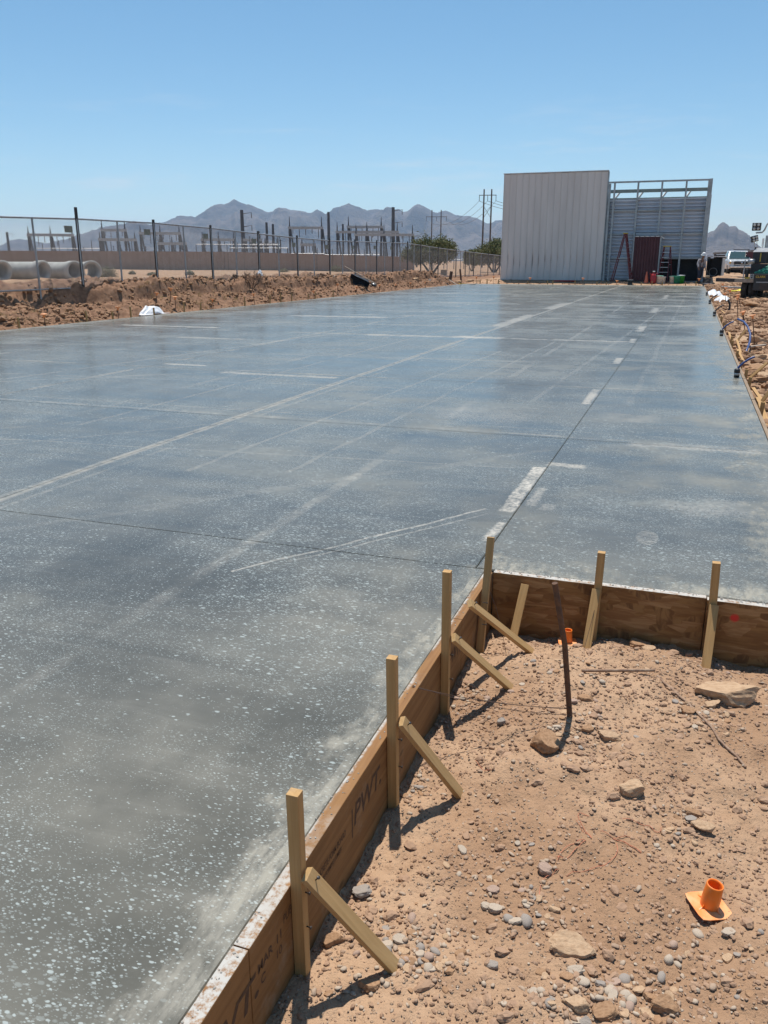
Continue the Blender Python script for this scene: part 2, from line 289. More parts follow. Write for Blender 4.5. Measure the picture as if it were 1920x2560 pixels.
M['edge_wood'] = wood('weathered_edge_form', (.30, .22, .145), (.22, .15, .09), 1)
M['lvl'] = wood('veneer_form_face', (.285, .145, .052), (.200, .092, .030), 1, splash=True)
def osb():
    k = N('strand_form_face')
    sp = k.n('ShaderNodeSeparateXYZ'); k.set(sp.inputs[0], k.co)
    c = None; cols = [((.34, .18, .07), (.25, .12, .042)), ((.39, .22, .09), (.21, .10, .036))]
    a = k.noise(1, 5, .6, k.map(k.co, (5, 40, 30), (0, R(12), 0)), .8); b = k.noise(1, 5, .6, k.map(k.co, (6, 40, 42), (0, R(-38), 0)), .8); d = k.noise(1, 5, .6, k.map(k.co, (26, 40, 9), (0, R(25), 0)), .8)
    c = k.mix(k.ramp(a, .36, .64), (.30, .155, .055), (.20, .092, .032)); c2 = k.mix(k.ramp(b, .36, .64), (.39, .22, .095), (.25, .12, .045)); c3 = k.mix(k.ramp(d, .4, .6), (.30, .16, .06), (.17, .08, .03))
    fl = k.n('ShaderNodeSeparateColor'); vo = k.vor(9, k.map(k.co, (1.2, 1, 3.4), (0, R(15), 0))); k.set(fl.inputs[0], vo['Color'])
    c = k.mix(k.ramp(fl.outputs[0], .45, .5), c, c2); c = k.mix(k.ramp(fl.outputs[1], .68, .72), c, c3)
    st = k.noise(1, 4, .6, k.map(k.co, (5, 1, 1.6))); c = k.mix(k.math('MULTIPLY', k.ramp(st, .60, .72), .8), c, (.045, .026, .014))
    rx = k.math('DIVIDE', k.math('SUBTRACT', sp.outputs[0], .325), .022); rz = k.math('DIVIDE', k.math('SUBTRACT', sp.outputs[2], -.075), .020)
    rr = k.math('ADD', k.math('ADD', k.math('MULTIPLY', rx, rx), k.math('MULTIPLY', rz, rz)), k.math('MULTIPLY', k.noise(60, 3), 1.2))
    c = k.mix(k.ramp(rr, 1.9, .7), c, (.62, .045, .03))
    ge = k.n('ShaderNodeNewGeometry'); s2 = k.n('ShaderNodeSeparateXYZ'); k.set(s2.inputs[0], ge.outputs['Normal'])
    w_ = k.math('MULTIPLY', k.math('GREATER_THAN', s2.outputs[2], .6), k.ramp(k.noise(30, 5, .7), .28, .55)); c = k.mix(w_, c, (.46, .44, .40))
    k.bump(k.math('ADD', a, b), .3, .004)
    return k.fin(c, .75, 0, .25)
M['osb'] = osb()
M['ink'] = simple('stamp_ink', (.055, .028, .015), .8, c2=(.10, .05, .022), scale=60)
M['rust'] = simple('rusty_steel', (.105, .062, .042), .75, .3, c2=(.17, .085, .045), scale=40, bump=.4)
M['dusty_rust'] = simple('dusty_rusty_steel', (.24, .145, .095), .85, .1, c2=(.36, .25, .17), scale=30, bump=.3)
M['nail'] = simple('nail_steel', (.10, .09, .085), .5, .8)
M['orange'] = simple('orange_plastic', (.86, .19, .012), .38, c2=(.78, .24, .06), scale=22)
M['orange_dust'] = simple('dusty_orange_plastic', (.84, .24, .05), .6, c2=(.72, .38, .17), scale=16)
M['string'] = simple('orange_mason_line', (.55, .20, .11), .8)
M['wire'] = simple('tie_wire', (.13, .085, .065), .6, .5)
STONES = {
    'pale': simple('pale_stone', (.47, .395, .31), .85, c2=(.36, .27, .19), scale=25, bump=.3),
    'grey': simple('grey_stone', (.25, .228, .205), .8, c2=(.35, .28, .22), scale=25, bump=.3),
    'brown': simple('brown_stone', (.37, .225, .13), .95, c2=(.27, .155, .085), scale=4, bump=.25, spec=.15),
    'tan': simple('tan_stone', (.47, .325, .205), .95, c2=(.37, .24, .145), scale=4, bump=.25, spec=.15),
    'pink': simple('pinkish_stone', (.42, .295, .215), .85, c2=(.30, .20, .155), scale=25, bump=.3)}
M['gravel'] = islands('gravel_mix', [(.46, .38, .29), (.36, .225, .14), (.28, .245, .215), (.42, .285, .185), (.33, .19, .115), (.51, .44, .36), (.36, .25, .17), (.38, .24, .15), (.30, .18, .11)])
M['clod'] = islands('dirt_clods', [(.30, .175, .10), (.26, .145, .08), (.22, .12, .07), (.33, .20, .12), (.28, .16, .09)], .95, .6, 12)
M['galv'] = simple('galvanised_steel', (.42, .42, .42), .45, .7, c2=(.30, .30, .30), scale=6)
M['dark_post'] = simple('dark_fence_post', (.035, .032, .032), .6, .2, c2=(.07, .055, .045), scale=10)
M['plate'] = simple('tan_fence_plate', (.30, .27, .20), .7, c2=(.22, .2, .15))
M['block'] = None
def blockwall():
    k = N('tan_block_wall'); f = k.noise(.15, 5, .6)
    br = k.n('ShaderNodeTexBrick'); k.set(br.inputs['Vector'], k.map(k.co, (1, 1, 1))); br.inputs['Scale'].default_value = 1.0
    br.inputs['Brick Width'].default_value = .8; br.inputs['Row Height'].default_value = .4; br.inputs['Mortar Size'].default_value = .012
    br.inputs['Color1'].default_value = (.33, .235, .175, 1); br.inputs['Color2'].default_value = (.30, .21, .155, 1); br.inputs['Mortar'].default_value = (.22, .16, .12, 1)
    c = k.mix(k.math('MULTIPLY', k.ramp(f, .4, .65), .5), br.outputs[0], (.27, .19, .145))
    return k.fin(c, .95, 0, .2)
M['block'] = blockwall()
M['concrete_pipe'] = simple('precast_concrete', (.45, .44, .40), .85, c2=(.33, .32, .29), scale=3, bump=.2)
M['sub_steel'] = simple('substation_steel', (.085, .095, .105), .6, .1, c2=(.065, .072, .08), scale=1)
M['insul'] = simple('insulator_grey', (.08, .085, .095), .4)
M['pole_wood'] = simple('weathered_pole', (.12, .095, .08), .9, c2=(.08, .065, .055), scale=2)
M['leaf'] = islands('palo_verde_leaf', [(.13, .165, .04), (.085, .125, .03), (.17, .19, .06), (.07, .10, .026)], .7, 0, 3)
M['leaf2'] = islands('scrub_leaf', [(.14, .16, .08), (.10, .12, .055), (.18, .18, .10)], .8, 0, 3)
M['bark'] = simple('green_grey_bark', (.12, .11, .07), .9, c2=(.08, .07, .05), scale=6, bump=.3)
M['twig'] = simple('dead_twig', (.13, .085, .06), .9)
M['straw'] = islands('dry_straw', [(.42, .31, .14), (.34, .24, .11), (.50, .39, .20)], .9, 0, 3)
M['white_sheet'] = simple('white_plastic_sheet', (.78, .79, .80), .4, c2=(.66, .67, .68), scale=5, bump=.3)
M['white_metal'] = None
def wallpanel():
    k = N('painted_wall_panel'); sp = k.n('ShaderNodeSeparateXYZ'); k.set(sp.inputs[0], k.co)
    f = k.noise(.8, 5, .6, k.map(k.co, (2, 2, .25)))
    c = k.mix(k.ramp(f, .35, .7), (.74, .675, .62), (.66, .60, .55))
    # fold shading painted brown beside each seam near the bent lower part
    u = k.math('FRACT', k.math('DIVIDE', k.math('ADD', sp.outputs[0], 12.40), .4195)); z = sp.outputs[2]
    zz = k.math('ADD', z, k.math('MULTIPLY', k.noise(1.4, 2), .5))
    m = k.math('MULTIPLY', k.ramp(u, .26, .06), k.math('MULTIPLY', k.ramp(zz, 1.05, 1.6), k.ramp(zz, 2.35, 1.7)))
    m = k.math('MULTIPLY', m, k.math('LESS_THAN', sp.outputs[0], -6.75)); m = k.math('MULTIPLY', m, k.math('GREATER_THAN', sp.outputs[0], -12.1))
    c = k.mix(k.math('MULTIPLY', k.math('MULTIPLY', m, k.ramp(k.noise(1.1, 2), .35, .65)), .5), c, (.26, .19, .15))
    return k.fin(c, .5, .0, .35)
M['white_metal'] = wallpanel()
M['corr'] = simple('galvalume_sheet', (.56, .60, .66), .5, .1, c2=(.50, .54, .60), scale=1.2)
M['frame_steel'] = simple('grey_steel_section', (.42, .45, .46), .5, .2, c2=(.30, .33, .33), scale=3)
M['green_steel'] = simple('grey_green_steel_beam', (.25, .30, .28), .55, .3, c2=(.20, .25, .24), scale=3)
M['maroon'] = simple('maroon_ribbed_sheet', (.095, .022, .026), .45, .1, c2=(.07, .016, .02), scale=2)
M['dark_in'] = simple('near_black_interior', (.035, .028, .026), .9, c2=(.02, .018, .018), scale=3)  # near-black, carries the deep shade of the building's room in its colour
M['white_paint'] = simple('white_paint', (.76, .76, .74), .45, c2=(.66, .66, .64), scale=8)
M['red_fibre'] = simple('red_fibreglass', (.13, .012, .016), .45, c2=(.10, .01, .012))
M['cap'] = simple('faded_orange_cap', (.88, .40, .18), .55, c2=(.80, .32, .12))
M['yellow'] = simple('yellow_plastic', (.55, .40, .04), .5, c2=(.45, .32, .05))
M['bright_yellow'] = simple('bright_yellow_webbing', (.88, .76, .02), .6, c2=(.75, .62, .02))
M['alu'] = simple('aluminium', (.60, .61, .62), .35, .9)
M['black'] = simple('black_plastic', (.018, .018, .020), .5, c2=(.03, .03, .03), scale=12)
M['rubber'] = simple('tyre_rubber', (.022, .021, .021), .8, c2=(.05, .042, .035), scale=9)
M['red'] = simple('red_paint', (.45, .02, .02), .4, c2=(.34, .03, .03))
M['cone'] = simple('faded_orange_cone', (.62, .16, .08), .6, c2=(.5, .14, .08))
M['green'] = simple('green_plastic', (.03, .36, .05), .45, c2=(.02, .25, .04))
M['lid_green'] = simple('pale_green_lid', (.25, .55, .38), .5)
M['teal'] = simple('green_steel_bar', (.03, .30, .20), .45, .1, c2=(.02, .20, .14))
M['blue_hose'] = simple('blue_hose', (.02, .06, .20), .45, c2=(.02, .04, .13))
M['silver_paint'] = simple('silver_car_paint', (.60, .62, .63), .25, .35, c2=(.56, .58, .59), scale=2)
M['glass'] = simple('tinted_glass', (.03, .07, .07), .06, 0, c2=(.03, .06, .06), spec=.8)
M['chrome'] = simple('chrome', (.70, .71, .72), .18, 1.0)
M['lamp_glass'] = simple('lamp_lens', (.62, .62, .58), .2, 0)
M['amber'] = simple('amber_lens', (.75, .45, .05), .25)
M['tray'] = simple('dark_blue_steel_tray', (.030, .042, .060), .45, .4, c2=(.05, .05, .05))
M['skin'] = simple('skin', (.20, .11, .07), .6)
M['shirt'] = simple('grey_shirt_cloth', (.36, .34, .35), .9, c2=(.28, .26, .27), scale=10)
M['jeans'] = simple('dark_denim', (.022, .028, .045), .9, c2=(.035, .04, .06), scale=10)
M['hat'] = simple('white_hard_hat', (.80, .80, .78), .35)
M['boot'] = simple('brown_boot', (.07, .045, .03), .8)
M['deck'] = wood('weathered_deck_board', (.36, .30, .24), (.25, .20, .16), 1, scale=.3)
M['brownboard'] = simple('weathered_brown_board', (.10, .06, .045), .9, c2=(.15, .09, .06))
M['tan'] = simple('tan_sheet', (.33, .26, .17), .8)
M['yellow_text'] = simple('yellow_lettering', (.65, .42, .05), .6)
M['roof_grey'] = simple('grey_roof_sheet', (.30, .29, .28), .6, .3)
def rockmat():
    k = N('desert_mountain_rock'); a = k.noise(.004, 9, .68); b = k.noise(.02, 6, .65)
    c = k.mix(k.ramp(a, .38, .64), (.070, .064, .066), (.165, .135, .122)); c = k.mix(k.math('MULTIPLY', k.ramp(b, .5, .7), .5), c, (.085, .08, .06))
    k.bump(k.math('ADD', k.math('MULTIPLY', a, 1.0), k.math('MULTIPLY', b, .5)), .9, 60)
    return k.fin(c, 1.0, 0, .1)
M['rock'] = rockmat()

# ------------------------------------------------------------------ mesh helpers
class MB:
    def __init__(s): s.v = []; s.f = []; s.sm = []
    def add(s, vs, fs, smooth=False):
        o = len(s.v); s.v += [tuple(p) for p in vs]
        for f in fs: s.f.append(tuple(i + o for i in f)); s.sm.append(smooth)
        return s
    def hull8(s, p): return s.add(p, [(0, 3, 2, 1), (4, 5, 6, 7), (0, 1, 5, 4), (1, 2, 6, 5), (2, 3, 7, 6), (3, 0, 4, 7)])
    def box(s, x0, x1, y0, y1, z0, z1):
        return s.hull8([(x0, y0, z0), (x1, y0, z0), (x1, y1, z0), (x0, y1, z0), (x0, y0, z1), (x1, y0, z1), (x1, y1, z1), (x0, y1, z1)])
    def obox(s, c, size, rot=None):
        q = rot or Matrix.Identity(3); c = Vector(c); h = Vector(size) / 2; p = []
        for z in (-1, 1):
            for x, y in ((-1, -1), (1, -1), (1, 1), (-1, 1)): p.append(c + q @ Vector((x * h.x, y * h.y, z * h.z)))
        return s.hull8(p)
    def bar(s, a, b, w, t, upv=(0, 0, 1)):
        a, b = Vector(a), Vector(b); d = (b - a).normalized(); u = Vector(upv)
        sx = d.cross(u)
        if sx.length < 1e-4: sx = d.cross(Vector((1, 0, 0)))
        sx.normalize(); sy = sx.cross(d)
        p = []
        for e in (a, b):
            for i, j in ((-1, -1), (1, -1), (1, 1), (-1, 1)): p.append(e + sx * (i * w / 2) + sy * (j * t / 2))
        return s.hull8([p[0], p[3], p[2], p[1], p[4], p[7], p[6], p[5]])
    def tube(s, pts, r, n=8, cap=True):
        pts = [Vector(p) for p in pts]; rs = r if isinstance(r, (list, tuple)) else [r] * len(pts); vs = []; prev = None
        for i, p in enumerate(pts):
            d = (pts[min(i + 1, len(pts) - 1)] - pts[max(i - 1, 0)]).normalized()
            if prev is None:
                prev = d.cross(Vector((0, 0, 1)))
                if prev.length < .05: prev = d.cross(Vector((1, 0, 0)))
            prev = (prev - d * prev.dot(d)).normalized(); q = d.cross(prev)
            for j in range(n):
                a = 2 * math.pi * j / n; vs.append(p + (prev * math.cos(a) + q * math.sin(a)) * rs[i])
        fs = []
        for i in range(len(pts) - 1):
            for j in range(n): fs.append((i * n + j, i * n + (j + 1) % n, (i + 1) * n + (j + 1) % n, (i + 1) * n + j))
        s.add(vs, fs, True)
        if cap:
            m = len(pts) * n; s.add(vs[:n], [tuple(range(n))[::-1]]); s.add(vs[m - n:], [tuple(range(n))])
        return s
    def lathe(s, prof, n=16, c=(0, 0, 0), rot=None, smooth=True):
        q = rot or Matrix.Identity(3); c = Vector(c); vs = []
        for r, z in prof:
            for j in range(n):
                a = 2 * math.pi * j / n; vs.append(c + q @ Vector((r * math.cos(a), r * math.sin(a), z)))
        fs = []
        for i in range(len(prof) - 1):
            for j in range(n): fs.append((i * n + j, i * n + (j + 1) % n, (i + 1) * n + (j + 1) % n, (i + 1) * n + j))
        return s.add(vs, fs, smooth)
    def mesh(s, name, mat=None):
        me = bpy.data.meshes.new(name); me.from_pydata(s.v, [], s.f)
        me.polygons.foreach_set('use_smooth', s.sm); me.update()
        if mat is not None: me.materials.append(M[mat] if isinstance(mat, str) else mat)
        return me
    def build(s, name, mat, parent=None, loc=None, bevel=0.0):
        o = bpy.data.objects.new(name, s.mesh(name, mat)); col.objects.link(o)
        if parent is not None: o.parent = parent
        if loc is not None: o.location = loc
        if bevel:
            b = o.modifiers.new('bevel', 'BEVEL'); b.width = bevel; b.segments = 2; b.limit_method = 'ANGLE'
        return o
def tag(o, label=None, cat=None, group=None, kind=None):
    if label: o['label'] = label
    if cat: o['category'] = cat
    if group: o['group'] = group
    if kind: o['kind'] = kind
    return o
def empty(name, loc=(0, 0, 0), rz=0.0):
    o = bpy.data.objects.new(name, None); col.objects.link(o); o.location = loc; o.rotation_euler = (0, 0, rz); o.empty_display_size = .2
    return o
def child(o, name, me, parent, loc=(0, 0, 0), rot=(0, 0, 0)):
    c = bpy.data.objects.new(name, me); col.objects.link(c); c.parent = parent; c.location = loc; c.rotation_euler = rot; return c
def copy_tree(o, parent=None):
    c = o.copy(); col.objects.link(c); c.parent = parent
    for ch in list(o.children): copy_tree(ch, c)
    return c
def text_mesh(txt, size, mat, shear=0.0, bold=0.0):
    cu = bpy.data.curves.new('lettering', 'FONT'); cu.body = txt; cu.size = size; cu.shear = shear; cu.offset = bold; cu.fill_mode = 'FRONT'; cu.align_x = 'LEFT'
    o = bpy.data.objects.new('lettering', cu); col.objects.link(o)
    dg = bpy.context.evaluated_depsgraph_get(); me = bpy.data.meshes.new_from_object(o.evaluated_get(dg)); bpy.data.objects.remove(o)
    me.materials.clear(); me.materials.append(M[mat]); return me

# ================================================================== THE SETTING
def axis_lines(spec):
    out = []
    for a, b, st in spec: out += list(np.arange(a, b - 1e-6, st))
    return np.array(sorted(set(np.round(out, 4))))
gx = np.concatenate([-np.geomspace(9000, 60, 40), axis_lines([(-60, -30, 2.0), (-30, -19, .5), (-19, -17, .2), (-17, -13.9, .05), (-13.9, -2, 1.2), (-2, -.85, .2), (-.82, -.78, .01), (-.78, 1.0, .014), (1.0, 3.4, .05), (3.4, 8, .25), (8, 30, 1.5)]), np.geomspace(31, 9000, 36)])
gy = np.concatenate([-np.geomspace(9000, 12, 24), axis_lines([(-11, 0, 1.0), (0, .7, .1), (.7, 3.72, .014), (3.72, 3.80, .01), (3.82, 12, .12), (12, 34, .08), (34, 62, .14), (62, 110, .8)]), np.geomspace(111, 9000, 40)])
GX, GY = np.meshgrid(gx, gy); GZ = ground_h(GX, GY)
nx_, ny_ = len(gx), len(gy)
me = bpy.data.meshes.new('ground'); me.vertices.add(nx_ * ny_)
me.vertices.foreach_set('co', np.stack([GX, GY, GZ], -1).astype(np.float32).ravel())
ii = np.arange((ny_ - 1) * (nx_ - 1)); r0 = ii // (nx_ - 1); c0 = ii % (nx_ - 1); b0 = r0 * nx_ + c0
quads = np.stack([b0, b0 + 1, b0 + nx_ + 1, b0 + nx_], -1).astype(np.int32)
me.loops.add(quads.size); me.polygons.add(len(quads)); me.loops.foreach_set('vertex_index', quads.ravel())
me.polygons.foreach_set('loop_start', np.arange(len(quads), dtype=np.int32) * 4); me.polygons.foreach_set('use_smooth', np.ones(len(quads), bool)); me.update(calc_edges=True); me.validate()
me.materials.append(M['dirt'])
ground = bpy.data.objects.new('ground', me); col.objects.link(ground); tag(ground, kind='structure')

# slab: cast panels parted by saw-cut joints
slab = tag(empty('concrete_slab'), kind='structure')
xs = [XL, -10.48, -7.24, -4.02, -.868, XR]; ys = [YN, .55, 3.775, 7.075, 10.17, 13.3, 16.42, 19.6, 22.8, 26, 29.2, 32.4, 35.6, 38.8, 42, 45.2, 48.4, 52, YE]
G = .0013
def slab_panel(x0, x1, y0, y1):
    b = .004; t = -.006
    m = MB(); m.add([(x0, y0, -.29), (x1, y0, -.29), (x1, y1, -.29), (x0, y1, -.29), (x0, y0, t), (x1, y0, t), (x1, y1, t), (x0, y1, t), (x0 + b, y0 + b, 0), (x1 - b, y0 + b, 0), (x1 - b, y1 - b, 0), (x0 + b, y1 - b, 0)],
                    [(0, 3, 2, 1), (0, 1, 5, 4), (1, 2, 6, 5), (2, 3, 7, 6), (3, 0, 4, 7), (4, 5, 9, 8), (5, 6, 10, 9), (6, 7, 11, 10), (7, 4, 8, 11), (8, 9, 10, 11)])
    return m.build('slab_panel', 'slab', slab)
for i in range(len(xs) - 1):
    for j in range(len(ys) - 1):
        x0, x1, y0, y1 = xs[i], xs[i + 1], ys[j], ys[j + 1]
        if i == len(xs) - 2 and j < 2: continue          # the pocket
        a = G if i else 0; c_ = G if i < len(xs) - 2 else 0; d_ = G if j else 0; e_ = G if j < len(ys) - 2 else 0
        if j < 2 and i == len(xs) - 3: x1, c_ = XC, 0
        slab_panel(x0 + a, x1 - c_, y0 + d_ + (.008 if (i == len(xs) - 2 and j == 2) else 0), y1 - e_)

# mountains
def range_mesh(name, prof, D, depth, label, seed, base_px=648):
    px_ = np.array([p[0] for p in prof], float); py_ = np.array([p[1] for p in prof], float)
    n = 420; m = 46; x = np.linspace(px_[0], px_[-1], n); hy = np.interp(x, px_, py_)
    hy = hy + 2.2 * fbm(x * .14, x * 0 + seed, 4, seed)
    V = []
    az = [math.atan2(ray(a, VY)[0], ray(a, VY)[1]) for a in x]
    for j in range(m):
        t = j / (m - 1) * 2 - 1                            # -1 front foot, 0 crest, 1 back foot
        for i in range(n):
            h = (VY - hy[i]) / F * D / math.cos(math.atan2(x[i] - 960, F)) * .985
            r = D + t * depth
            prof_h = max(0.0, 1 - abs(t)) ** .85
            rid = abs(float(0)) 
            V.append((az[i], r, h, prof_h, t))
    V = np.array(V); A_, r_, h_, p_, t_ = V.T
    X = np.sin(A_) * r_; Y = np.cos(A_) * r_
    rid = 1 - np.abs(fbm(X / 420, Y / 420, 5, seed + 3, .55)) * 2.0
    rid2 = fbm(X / 160, Y / 160, 4, seed + 9)
    w = np.clip(p_ * (1 - p_) * 4, 0, 1)
    z = h_ * np.clip(p_ + (rid - .55) * .42 * w + rid2 * .12 * w, 0, None)
    z = np.minimum(z, h_ * 1.0 + 0) - 2 * (np.abs(t_) > .98)
    me = bpy.data.meshes.new(name); me.from_pydata(np.stack([X, Y, z - 6], -1).tolist(), [], [(j * n + i, j * n + i + 1, (j + 1) * n + i + 1, (j + 1) * n + i) for j in range(m - 1) for i in range(n - 1)])
    me.polygons.foreach_set('use_smooth', [True] * len(me.polygons)); me.materials.append(M['rock']); me.update()
    o = bpy.data.objects.new(name, me); col.objects.link(o); return tag(o, kind='structure')
z2 = lambda x, y: (450 + x / 3.318, 480 + y / 3.318)
z3 = lambda x, y: (850 + x / 3.687, 440 + y / 3.687)
z1 = lambda x, y: (x / 3.318, 500 + y / 3.318)
prof = [(-420, 655), (-250, 640), (-120, 632), z1(0, 410), z1(100, 365), z1(180, 350), z1(260, 362), z1(400, 380), z1(560, 350), z1(680, 318), z1(800, 285), z1(900, 262), z1(1050, 240), z1(1130, 215), z1(1260, 240), z1(1400, 212),
        z2(0, 238), z2(30, 230), z2(150, 238), z2(220, 200), z2(285, 158), z2(390, 146), z2(475, 110), z2(540, 136), z2(630, 155), z2(740, 195), z2(790, 185), z2(840, 158), z2(930, 178), z2(1010, 185), z2(1100, 188), z2(1150, 170), z2(1215, 205), z2(1270, 170), z2(1340, 140), z2(1405, 118), z2(1413, 104), z2(1422, 120), z2(1490, 140), z2(1550, 170), z2(1640, 162),
        z3(290, 330), z3(400, 330), z3(440, 308), z3(520, 340), z3(610, 360), z3(660, 320), z3(710, 298), z3(790, 325), z3(840, 360), z3(880, 365), z3(960, 350), z3(1060, 385), z3(1180, 400), z3(1270, 425), z3(1330, 455), z3(1380, 455), z3(1450, 432), z3(1500, 440), (1300, 575), (1360, 590), (1440, 612), (1560, 640), (1650, 650)]
range_mesh('mountain_range', prof, 6400, 1700, '', 3)
z6 = lambda x, y: (1720 + x / 7.9, 520 + y / 7.9)
prof2 = [(1640, 650), (1700, 632), z6(300, 590), z6(380, 545), z6(430, 545), z6(500, 490), z6(530, 440), z6(600, 408), z6(690, 430), z6(740, 460), z6(870, 470), z6(960, 530), z6(1080, 570), z6(1160, 620), z6(1260, 720), (1900, 622), (1960, 634), (2060, 645), (2200, 650)]
range_mesh('mountain', prof2, 4200, 900, '', 13)

# ================================================================== FORMWORK AND THE POCKET
def form_board(y0, y1, label):
    e = empty('form_board', (0, 0, 0)); tag(e, label, 'form board', None)
    o = MB().box(XC + .001, XC + .041, y0, y1, -.30, .002).build('veneer_board', 'lvl', e, bevel=.0025)
    return e
nb = form_board(-1.5, 1.285, 'laminated form board stamped with large dark letters, white splashes along its top')
mb_ = form_board(1.288, 3.15, 'laminated form board with stamped date and lettering between the upright stakes')
fb = form_board(3.153, 3.742, 'short laminated form board running into the inner corner of the forms')
def letters(txt, y, z, size, par, shear=0.0, bold=0.0, stretch=1.0):
    o = bpy.data.objects.new('lettering', text_mesh(txt, size, 'ink', shear, bold)); col.objects.link(o); o.parent = par
    o.matrix_local = Matrix.Translation((XC + .0416, y, z)) @ Matrix(((0, 0, 1, 0), (1, 0, 0, 0), (0, 1, 0, 0), (0, 0, 0, 1))) @ Matrix.Diagonal((stretch, 1, 1, 1))
    return o
letters('PWT.', 1.905, -.128, .098, mb_, .18, .002, 1.02)
letters('|', 1.885, -.135, .105, mb_, 0, .0006, .8)
letters('CONCRETE FORM BOARD', 1.625, -.112, .030, mb_, 0, .0004, .62)
letters('CONCRETE FORMING LUMBER', 1.625, -.140, .022, mb_, 0, .0002, .62)
letters('MAR', 1.318, -.100, .036, mb_, 0, .0008, 1.0)
letters('11', 1.408, -.100, .036, mb_, 0, .0008, 1.0)
letters('C', 1.330, -.142, .034, mb_, 0, .0006, 1.0)
letters('10', 1.405, -.142, .034, mb_, 0, .0003, 1.0)
letters('PLIB', 1.450, -.075, .036, mb_, 0, .0002, .7)
letters('PWT.', 1.03, -.150, .098, nb, .18, .002, 1.25)
letters('PWT.', 2.95, -.128, .08, mb_, .18, .0016, .9)
rb = empty('form_board'); tag(rb, 'strand board form with a red paint dot across the back of the dirt pocket', 'form board')
MB().box(XC + .044, .20, YC - .041, YC - .001, -.335, .002).build('strand_board', 'osb', rb, bevel=.0025)
rb2 = empty('form_board'); tag(rb2, 'strand board form end piece beside the taller right-hand stake', 'form board')
MB().box(.203, XR + .05, YC - .043, YC - .003, -.335, -.004).build('strand_board', 'osb', rb2, bevel=.0025)
# hardened concrete spilled over the form tops
m = MB()
ico = bmesh.new(); bmesh.ops.create_icosphere(ico, subdivisions=1, radius=1); ICO1 = np.array([v.co[:] for v in ico.verts]); ICO1F = [[v.index for v in f.verts] for f in ico.faces]; ico.free()
ico = bmesh.new(); bmesh.ops.create_icosphere(ico, subdivisions=2, radius=1); ICO2 = np.array([v.co[:] for v in ico.verts]); ICO2F = [[v.index for v in f.verts] for f in ico.faces]; ico.free()
def blobs(name, mat, P, S, tv=ICO1, tf=ICO1F, flat=.7, seed=1, smooth=False):
    """many small lumps joined into one mesh"""
    g = np.random.default_rng(seed); n = len(P); P = np.asarray(P, float); S = np.asarray(S, float)
    a = g.uniform(0, 2 * math.pi, n); sc = np.stack([S * g.uniform(.75, 1.35, n), S * g.uniform(.6, 1.0, n), S * flat * g.uniform(.6, 1.1, n)], -1)
    v = tv[None] * (1 + g.uniform(-.24, .24, (n, len(tv), 1))) * sc[:, None]
    tl = g.uniform(-.35, .35, n); y_ = v[..., 1] * np.cos(tl)[:, None] - v[..., 2] * np.sin(tl)[:, None]; z_ = v[..., 1] * np.sin(tl)[:, None] + v[..., 2] * np.cos(tl)[:, None]
    x_ = v[..., 0] * np.cos(a)[:, None] - y_ * np.sin(a)[:, None]; y2 = v[..., 0] * np.sin(a)[:, None] + y_ * np.cos(a)[:, None]
    V = np.stack([x_, y2, z_], -1) + P[:, None]
    f = (np.array(tf)[None] + (np.arange(n) * len(tv))[:, None, None]).reshape(-1, 3)
    me = bpy.data.meshes.new(name); me.vertices.add(n * len(tv)); me.vertices.foreach_set('co', V.astype(np.float32).ravel())
    me.loops.add(f.size); me.polygons.add(len(f)); me.loops.foreach_set('vertex_index', f.astype(np.int32).ravel()); me.polygons.foreach_set('loop_start', np.arange(len(f), dtype=np.int32) * 3)
    me.polygons.foreach_set('use_smooth', np.full(len(f), smooth)); me.update(calc_edges=True); me.materials.append(M[mat])
    o = bpy.data.objects.new(name, me); col.objects.link(o); return o
P = []; S = []
for i in range(110):
    y = rng.uniform(.6, 3.7); 
    if vnoise(np.array([y * 2.2]), np.array([.5]), 3)[0] < .42: continue
    P.append((XC + rng.uniform(-.004, .03), y, .003)); S.append(rng.uniform(.0015, .004))
for i in range(110): P.append((rng.uniform(-.77, .7), YC - rng.uniform(-.004, .03), .003)); S.append(rng.uniform(.002, .006))
tag(blobs('concrete_spill', 'slab_side', P, S, seed=5), 'crumbs of hardened concrete along the form tops', 'concrete crumbs', kind='stuff')

def stick(a, b, w, t, name, label, cat, group=None, mat='stake', point=True, face=(1, 0, 0)):
    """a sawn stick standing from a (foot) to b (top), wide face turned to 'face'"""
    a, b = Vector(a), Vector(b); d = (b - a); L = d.length; z = d.normalized(); x = Vector(face); x = (x - z * x.dot(z)).normalized(); y = z.cross(x)
    o = MB()
    if point: o.add([(-t / 2, -w / 2, 0), (t / 2, -w / 2, 0), (t / 2, w / 2, 0), (-t / 2, w / 2, 0), (0, 0, -.09)], [(1, 0, 4), (2, 1, 4), (3, 2, 4), (0, 3, 4)])
    o.box(-t / 2, t / 2, -w / 2, w / 2, 0, L)
    ob = o.build(name, mat, bevel=.0012); ob.matrix_world = Matrix.Translation(a) @ Matrix((x, y, z)).transposed().to_4x4()
    tag(ob, label, cat, group); return ob
def nail_on(parent, p, d):
    m = MB(); q = Vector(d).normalized().to_track_quat('Z', 'Y').to_matrix(); m.lathe([(.0, .012), (.0045, .012), (.0045, .0095), (.0018, .0095), (.0018, -.01)], 8, p, q)
    o = m.build('nail', 'nail'); o.parent = parent; o.matrix_parent_inverse = parent.matrix_world.inverted(); return o
bpy.context.view_layer.update()
XS = XC + .041
